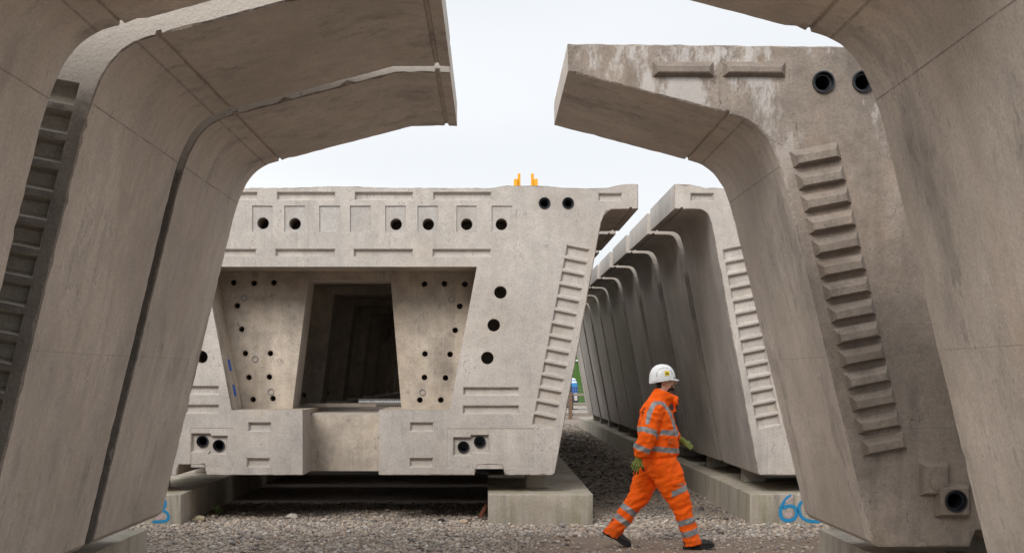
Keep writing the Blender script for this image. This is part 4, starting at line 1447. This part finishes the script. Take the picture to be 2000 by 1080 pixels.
# trousers
def tf(co):
    d = 0.009 * noise.noise(co * 10.0) + 0.008 * noise.noise(Vector((co.x * 14 + co.z * 6, co.y * 10, co.z * 22 - co.x * 8)))
    d += 0.005 * (1 - abs(noise.noise(Vector((co.x * 10 - co.z * 9, co.y * 9, co.z * 12)))) * 4)
    return d
bm = bmesh.new()
tube_solid(bm, [(-0.015, 0, 0.93), (-0.02, 0, 0.88), (-0.03, 0, 0.80), (-0.02, 0, 0.72)], [(0.145, 0.175), (0.158, 0.185), (0.160, 0.185), (0.11, 0.15)], 26)
tube_solid(bm, [Vector((-0.02, -0.075, 0.90)), HP_N + Vector((0, 0, -0.04)), HP_N.lerp(KN_N, 0.35), HP_N.lerp(KN_N, 0.7), KN_N, KN_N.lerp(AN_N, 0.35), KN_N.lerp(AN_N, 0.75), AN_N + Vector((0, 0, 0.0)), AN_N + Vector((0.006, 0, -0.035))],
           [0.12, (0.162, 0.122), (0.150, 0.122), (0.124, 0.112), (0.102, 0.10), (0.088, 0.09), (0.080, 0.086), (0.088, 0.092), (0.095, 0.094)], 24)
tube_solid(bm, [Vector((-0.03, 0.075, 0.90)), HP_F + Vector((-0.02, 0, -0.04)), HP_F.lerp(KN_F, 0.35) + Vector((-0.01, 0, 0)), HP_F.lerp(KN_F, 0.7), KN_F, KN_F.lerp(AN_F, 0.35), KN_F.lerp(AN_F, 0.75), AN_F, AN_F + Vector((-0.012, 0, -0.022))],
           [0.12, (0.152, 0.122), (0.140, 0.120), (0.120, 0.110), (0.104, 0.10), (0.090, 0.09), (0.082, 0.086), (0.086, 0.092), (0.088, 0.092)], 24)
tm = remeshed('trousers', bm, 0.0075, 2, tf)
tm.materials.append(M['hivis']); tm.materials.append(M['tape'])
for p in tm.polygons:
    c_ = p.center
    leg_n = c_.y < 0
    a, b_, e_ = (HP_N, KN_N, AN_N) if leg_n else (HP_F, KN_F, AN_F)
    t2, d2 = limb_t(c_, b_, e_)
    L2 = (e_ - b_).length
    for tc_ in ((0.42, 0.74) if leg_n else (0.36, 0.62)):
        if abs(t2 - tc_) * L2 < 0.029: p.material_index = 1
    t1, d1 = limb_t(c_, a, b_)
    if leg_n and abs(t1 - 0.68) * (b_ - a).length < 0.028 and c_.x > 0.085: p.material_index = 1
tr = link('trousers', tm, None, wk)
bt2 = BVHTree.FromPolygons([v.co for v in tm.vertices], [list(p.vertices) for p in tm.polygons])
def flap(name, quad, mat, th=0.008):
    """cloth flap laid on the near side of the trousers: quad of (px, py)"""
    V = []
    n1, n2 = 8, 4
    q = [W(a, b_, 0) for (a, b_) in quad]
    for off in (0.0, 1.0):
        for j in range(n2 + 1):
            for i in range(n1 + 1):
                s, t = i / n1, j / n2
                p = (q[0].lerp(q[1], s)).lerp(q[3].lerp(q[2], s), t)
                h = bt2.ray_cast(Vector((p.x, -1, p.z)), Vector((0, 1, 0)))
                y = h[0].y if h[0] else -0.2
                edge = 1.0 if 0 < i < n1 and 0 < j < n2 else 0.55
                V.append((p.x, y - (th * edge if off else -0.006), p.z))
    F = []
    w_ = n1 + 1; nn_ = w_ * (n2 + 1)
    for j in range(n2):
        for i in range(n1):
            a = j * w_ + i
            F.append((nn_ + a, nn_ + a + 1, nn_ + a + w_ + 1, nn_ + a + w_))
    brd = [i for i in range(w_)] + [j * w_ + n1 for j in range(1, n2 + 1)] + [n2 * w_ + i for i in range(n1 - 1, -1, -1)] + [j * w_ for j in range(n2 - 1, 0, -1)]
    for i in range(len(brd)):
        a, b_ = brd[i], brd[(i + 1) % len(brd)]
        F.append((a, b_, nn_ + b_, nn_ + a))
    return link(name, mesh_from(name, V, F, smooth_angle=60), mat, tr)
flap('pocket_flap', [(1306, 937), (1329, 933), (1332, 944), (1308, 947)], M['hivis'], 0.012)
flap('pocket_trim', [(1319, 942.5), (1331, 940.5), (1332, 943.5), (1320, 945)], M['tape'], 0.016)
flap('pocket_flap', [(1266, 898), (1288, 899), (1280, 907), (1272, 904)], M['hivis'], 0.010)
flap('back_pocket', [(1270, 909), (1296, 910), (1297, 928), (1274, 928)], M['hivis'], 0.006)

# boots
def boot(ank, pitch, label):
    bm = bmesh.new()
    # local: heel at x=-0.08, toe at x=0.20, sole at z=0
    tube_solid(bm, [(-0.085, 0, 0.055), (-0.06, 0, 0.060), (0.0, 0, 0.062), (0.07, 0, 0.056), (0.13, 0, 0.05), (0.175, 0, 0.045), (0.205, 0, 0.038)],
               [(0.025, 0.022), (0.043, 0.036), (0.048, 0.042), (0.042, 0.046), (0.038, 0.050), (0.034, 0.046), (0.018, 0.026)], 18)
    tube_solid(bm, [(-0.02, 0, 0.05), (-0.03, 0, 0.11), (-0.035, 0, 0.18)], [0.05, 0.048, 0.05], 16)
    up = remeshed('boot', bm, 0.006, 2); up.materials.append(M['boot'])
    b = link('boot', up, None, wk, ank); b.rotation_euler = (0, pitch, 0)
    V, F = [], []
    outl = [(-0.098, 0.0), (-0.085, 0.033), (-0.03, 0.042), (0.04, 0.044), (0.12, 0.054), (0.18, 0.048), (0.212, 0.022), (0.216, 0)]
    outl = outl + [(x, -y) for (x, y) in reversed(outl[1:-1])]
    for z in (0.0, 0.012, 0.032):
        for (x, y) in outl: V.append((x, y, z + (0.010 if 0.0 < x < 0.05 and z == 0 else 0) + max(0, x - 0.15) * 0.25))
    k = len(outl)
    for r_ in range(2):
        for j in range(k):
            q = (j + 1) % k
            F.append((r_ * k + j, r_ * k + q, (r_ + 1) * k + q, (r_ + 1) * k + j))
    F.append(tuple(range(k))); F.append(tuple(2 * k + j for j in range(k)))
    link('sole', mesh_from('sole', V, F), M['sole'], b)
boot((0.305, -0.10, 0.004), R(-2), 'front')
boot((-0.487, 0.10, 0.090), R(30), 'rear')

# gloved hands, five fingers each
def hand(wr, dirv, side_in, curl, name, spread=1.0):
    """wr wrist, dirv hand direction, side_in: unit vector from back of hand to palm; thumb direction = th"""
    d = dirv.normalized(); pn = (side_in - d * side_in.dot(d)).normalized(); th = d.cross(pn).normalized()
    if th.x < 0: th = -th
    bm = bmesh.new()
    def P(a, b_, c_): return wr + d * a + th * b_ + pn * c_
    def fin(base, lens, r, splay, cv):
        pts, rad = [P(*base) - d * 0.02, P(*base)], [r, r]
        ang = 0.0; cur = P(*base)
        fd = (d + th * splay).normalized()
        for i, l in enumerate(lens):
            ang += cv * (0.6 + 0.4 * i)
            v = fd * math.cos(ang) + pn * math.sin(ang)
            cur = cur + v * l; pts.append(cur); rad.append(r * (0.97 - 0.07 * i))
        pts.append(cur + v * r * 0.6); rad.append(r * 0.5)
        for i in range(len(pts) - 1): pass
        rings = []
        k = 9
        for i, p in enumerate(pts):
            t = (pts[min(i + 1, len(pts) - 1)] - pts[max(i - 1, 0)]).normalized()
            u = t.orthogonal().normalized(); vv = t.cross(u)
            rings.append([bm.verts.new(p + (u * math.cos(2 * math.pi * j / k) + vv * math.sin(2 * math.pi * j / k)) * rad[i]) for j in range(k)])
        for i in range(len(pts) - 1):
            # keep rings aligned
            best = min(range(k), key=lambda s: sum((rings[i][j].co - rings[i + 1][(j + s) % k].co).length for j in range(k)))
            rings[i + 1] = rings[i + 1][best:] + rings[i + 1][:best]
            for j in range(k):
                q = (j + 1) % k
                bm.faces.new((rings[i][j], rings[i][q], rings[i + 1][q], rings[i + 1][j]))
        bm.faces.new(list(reversed(rings[0]))); bm.faces.new(rings[-1])
    # palm
    for (aa, bb) in ((0.02, 0.0), (0.045, 0.018), (0.05, -0.014), (0.075, 0.026), (0.078, 0.004), (0.074, -0.022)):
        c_ = P(aa, bb, 0); ball(bm, c_, (0.027, 0.027, 0.027), 1)
    fin((0.085, 0.034, 0.0), (0.036, 0.024, 0.018), 0.0105, 0.16 * spread, curl)
    fin((0.092, 0.011, 0.0), (0.041, 0.027, 0.019), 0.0108, 0.04 * spread, curl * 1.05)
    fin((0.088, -0.012, 0.0), (0.038, 0.025, 0.018), 0.0105, -0.08 * spread, curl * 1.1)
    fin((0.078, -0.033, 0.0), (0.030, 0.020, 0.016), 0.0098, -0.20 * spread, curl * 1.15)
    fin((0.035, 0.036, 0.006), (0.036, 0.030, 0.020), 0.0115, 0.75, curl * 0.6)
    # cuff
    tube_solid(bm, [wr - d * 0.05, wr - d * 0.01, wr + d * 0.03], [0.040, 0.036, 0.034], 14)
    me = remeshed(name, bm, 0.0045, 1)
    me.materials.append(M['glove']); me.materials.append(M['glove_dark'])
    for p in me.polygons:
        l = p.center - wr
        if l.dot(pn) > 0.008 or (l.dot(d) > 0.11 and (int(l.dot(d) * 90) % 3 == 0)) or (l.dot(d) > 0.05 and abs(l.dot(th) + 0.002) % 0.023 < 0.004): p.material_index = 1
    return link(name, me, None, wk)
hand(WR_N + Vector((-0.005, 0, -0.015)), Vector((-0.40, 0.02, -1.0)), Vector((0.45, 0.88, 0)), 0.34, 'glove', 0.7)
hand(WR_F + Vector((0.035, 0, -0.012)), Vector((1.0, -0.05, -0.60)), Vector((-0.4, 0.55, -0.7)), 0.30, 'glove', 0.6)

# helmet
def helmet():
    r_ = None
    V, F = [], []
    k, m = 36, 11
    cx, cz = 0.018, 1.690
    for i in range(m + 1):
        t = i / m
        el = R(90) * (1 - t)
        for j in range(k):
            a = 2 * math.pi * j / k
            rx = 0.128 if math.cos(a) > 0 else 0.130
            x = cx + rx * math.cos(el) ** 0.85 * math.cos(a); y = 0.106 * math.cos(el) ** 0.85 * math.sin(a)
            z = cz + 0.126 * math.sin(el)
            rid = 0.008 * math.exp(-(y / 0.026) ** 2) * max(0, math.sin(el) - 0.25)
            V.append((x, y, z + rid))
    for i in range(m):
        for j in range(k):
            q = (j + 1) % k
            F.append((i * k + j, i * k + q, (i + 1) * k + q, (i + 1) * k + j))
    # skirt, lower at the back
    b = len(V)
    for (dr, dzf) in ((0.004, 0.5), (0.002, 1.0), (-0.010, 1.0)):
        for j in range(k):
            a = 2 * math.pi * j / k
            back = 0.5 - 0.5 * math.cos(a)
            V.append((cx + (0.128 + dr) * math.cos(a), (0.106 + dr) * math.sin(a), cz - (0.022 + 0.040 * back ** 1.3) * dzf))
    base = m * k
    rows = [base, b, b + k, b + 2 * k]
    for r1, r2 in zip(rows, rows[1:]):
        for j in range(k):
            q = (j + 1) % k
            F.append((r1 + j, r1 + q, r2 + q, r2 + j))
    h = link('helmet', mesh_from('helmet', V, F, smooth_angle=50), M['helmet'], wk)
    V, F = [], []
    for th_ in (0, 1):
        for (e, dz0) in ((0.122, -0.012), (0.150, -0.020), (0.168, -0.026)):
            for j in range(13):
                a = R(-62 + 124 * j / 12)
                f = 1.0 if e < 0.13 else 1.0
                wid = 0.104 if e < 0.13 else (0.108 if e < 0.16 else 0.096)
                ee = 0.122 + (e - 0.122) * math.cos(a) ** 0.8
                V.append((cx + ee * math.cos(a) ** 0.75 if math.cos(a) > 0 else cx, wid * math.sin(a) / math.sin(R(62)) * (0.92 if e > 0.13 else 0.90), cz + dz0 - 0.007 * th_))
    for th_ in (0, 1):
        for i in range(2):
            for j in range(12):
                a = th_ * 39 + i * 13 + j
                F.append((a, a + 1, a + 14, a + 13))
    for j in range(12): F.append((26 + j, 27 + j, 39 + 27 + j, 39 + 26 + j))
    link('peak', mesh_from('peak', V, F, smooth_angle=40), M['helmet'], h)
    # side shell panel seam and yellow sticker
    bth = BVHTree.FromPolygons([v.co for v in h.data.vertices], [list(p.vertices) for p in h.data.polygons])
    def side(x, z, off):
        q = bth.ray_cast(Vector((x, -1, z)), Vector((0, 1, 0)))
        return Vector((x, (q[0].y if q[0] else -0.1) - off, z))
    def decal(name, x0, x1, z0, z1, off, mat, nx=6, nz2=5, tilt=0.0):
        V = [side(x0 + (x1 - x0) * i / nx, z0 + (z1 - z0) * j / nz2 + tilt * (i / nx - 0.5), off) for j in range(nz2 + 1) for i in range(nx + 1)]
        F = [(j * (nx + 1) + i, j * (nx + 1) + i + 1, (j + 1) * (nx + 1) + i + 1, (j + 1) * (nx + 1) + i) for j in range(nz2) for i in range(nx)]
        return link(name, mesh_from(name, V, F, smooth_angle=60), mat, h)
    decal('sticker', 0.030, 0.076, 1.708, 1.755, 0.002, plain('yellow_sticker', (0.80, 0.62, 0.01), 0.5))
    for zz in (1.733, 1.722):
        decal('sticker_text', 0.037, 0.069, zz - 0.003, zz + 0.003, 0.0036, M['ink'], 6, 1)
    decal('rear_clip', -0.098, -0.045, 1.650, 1.688, 0.008, M['helmet'], 5, 3)
    link('seam', rod('seam', [side(x, z, 0.001) for (x, z) in ((-0.05, 1.695), (-0.045, 1.735), (-0.02, 1.77), (0.02, 1.788), (0.06, 1.782), (0.095, 1.755), (0.108, 1.72))], 0.0028, None, 8), M['tape'], h)
helmet()
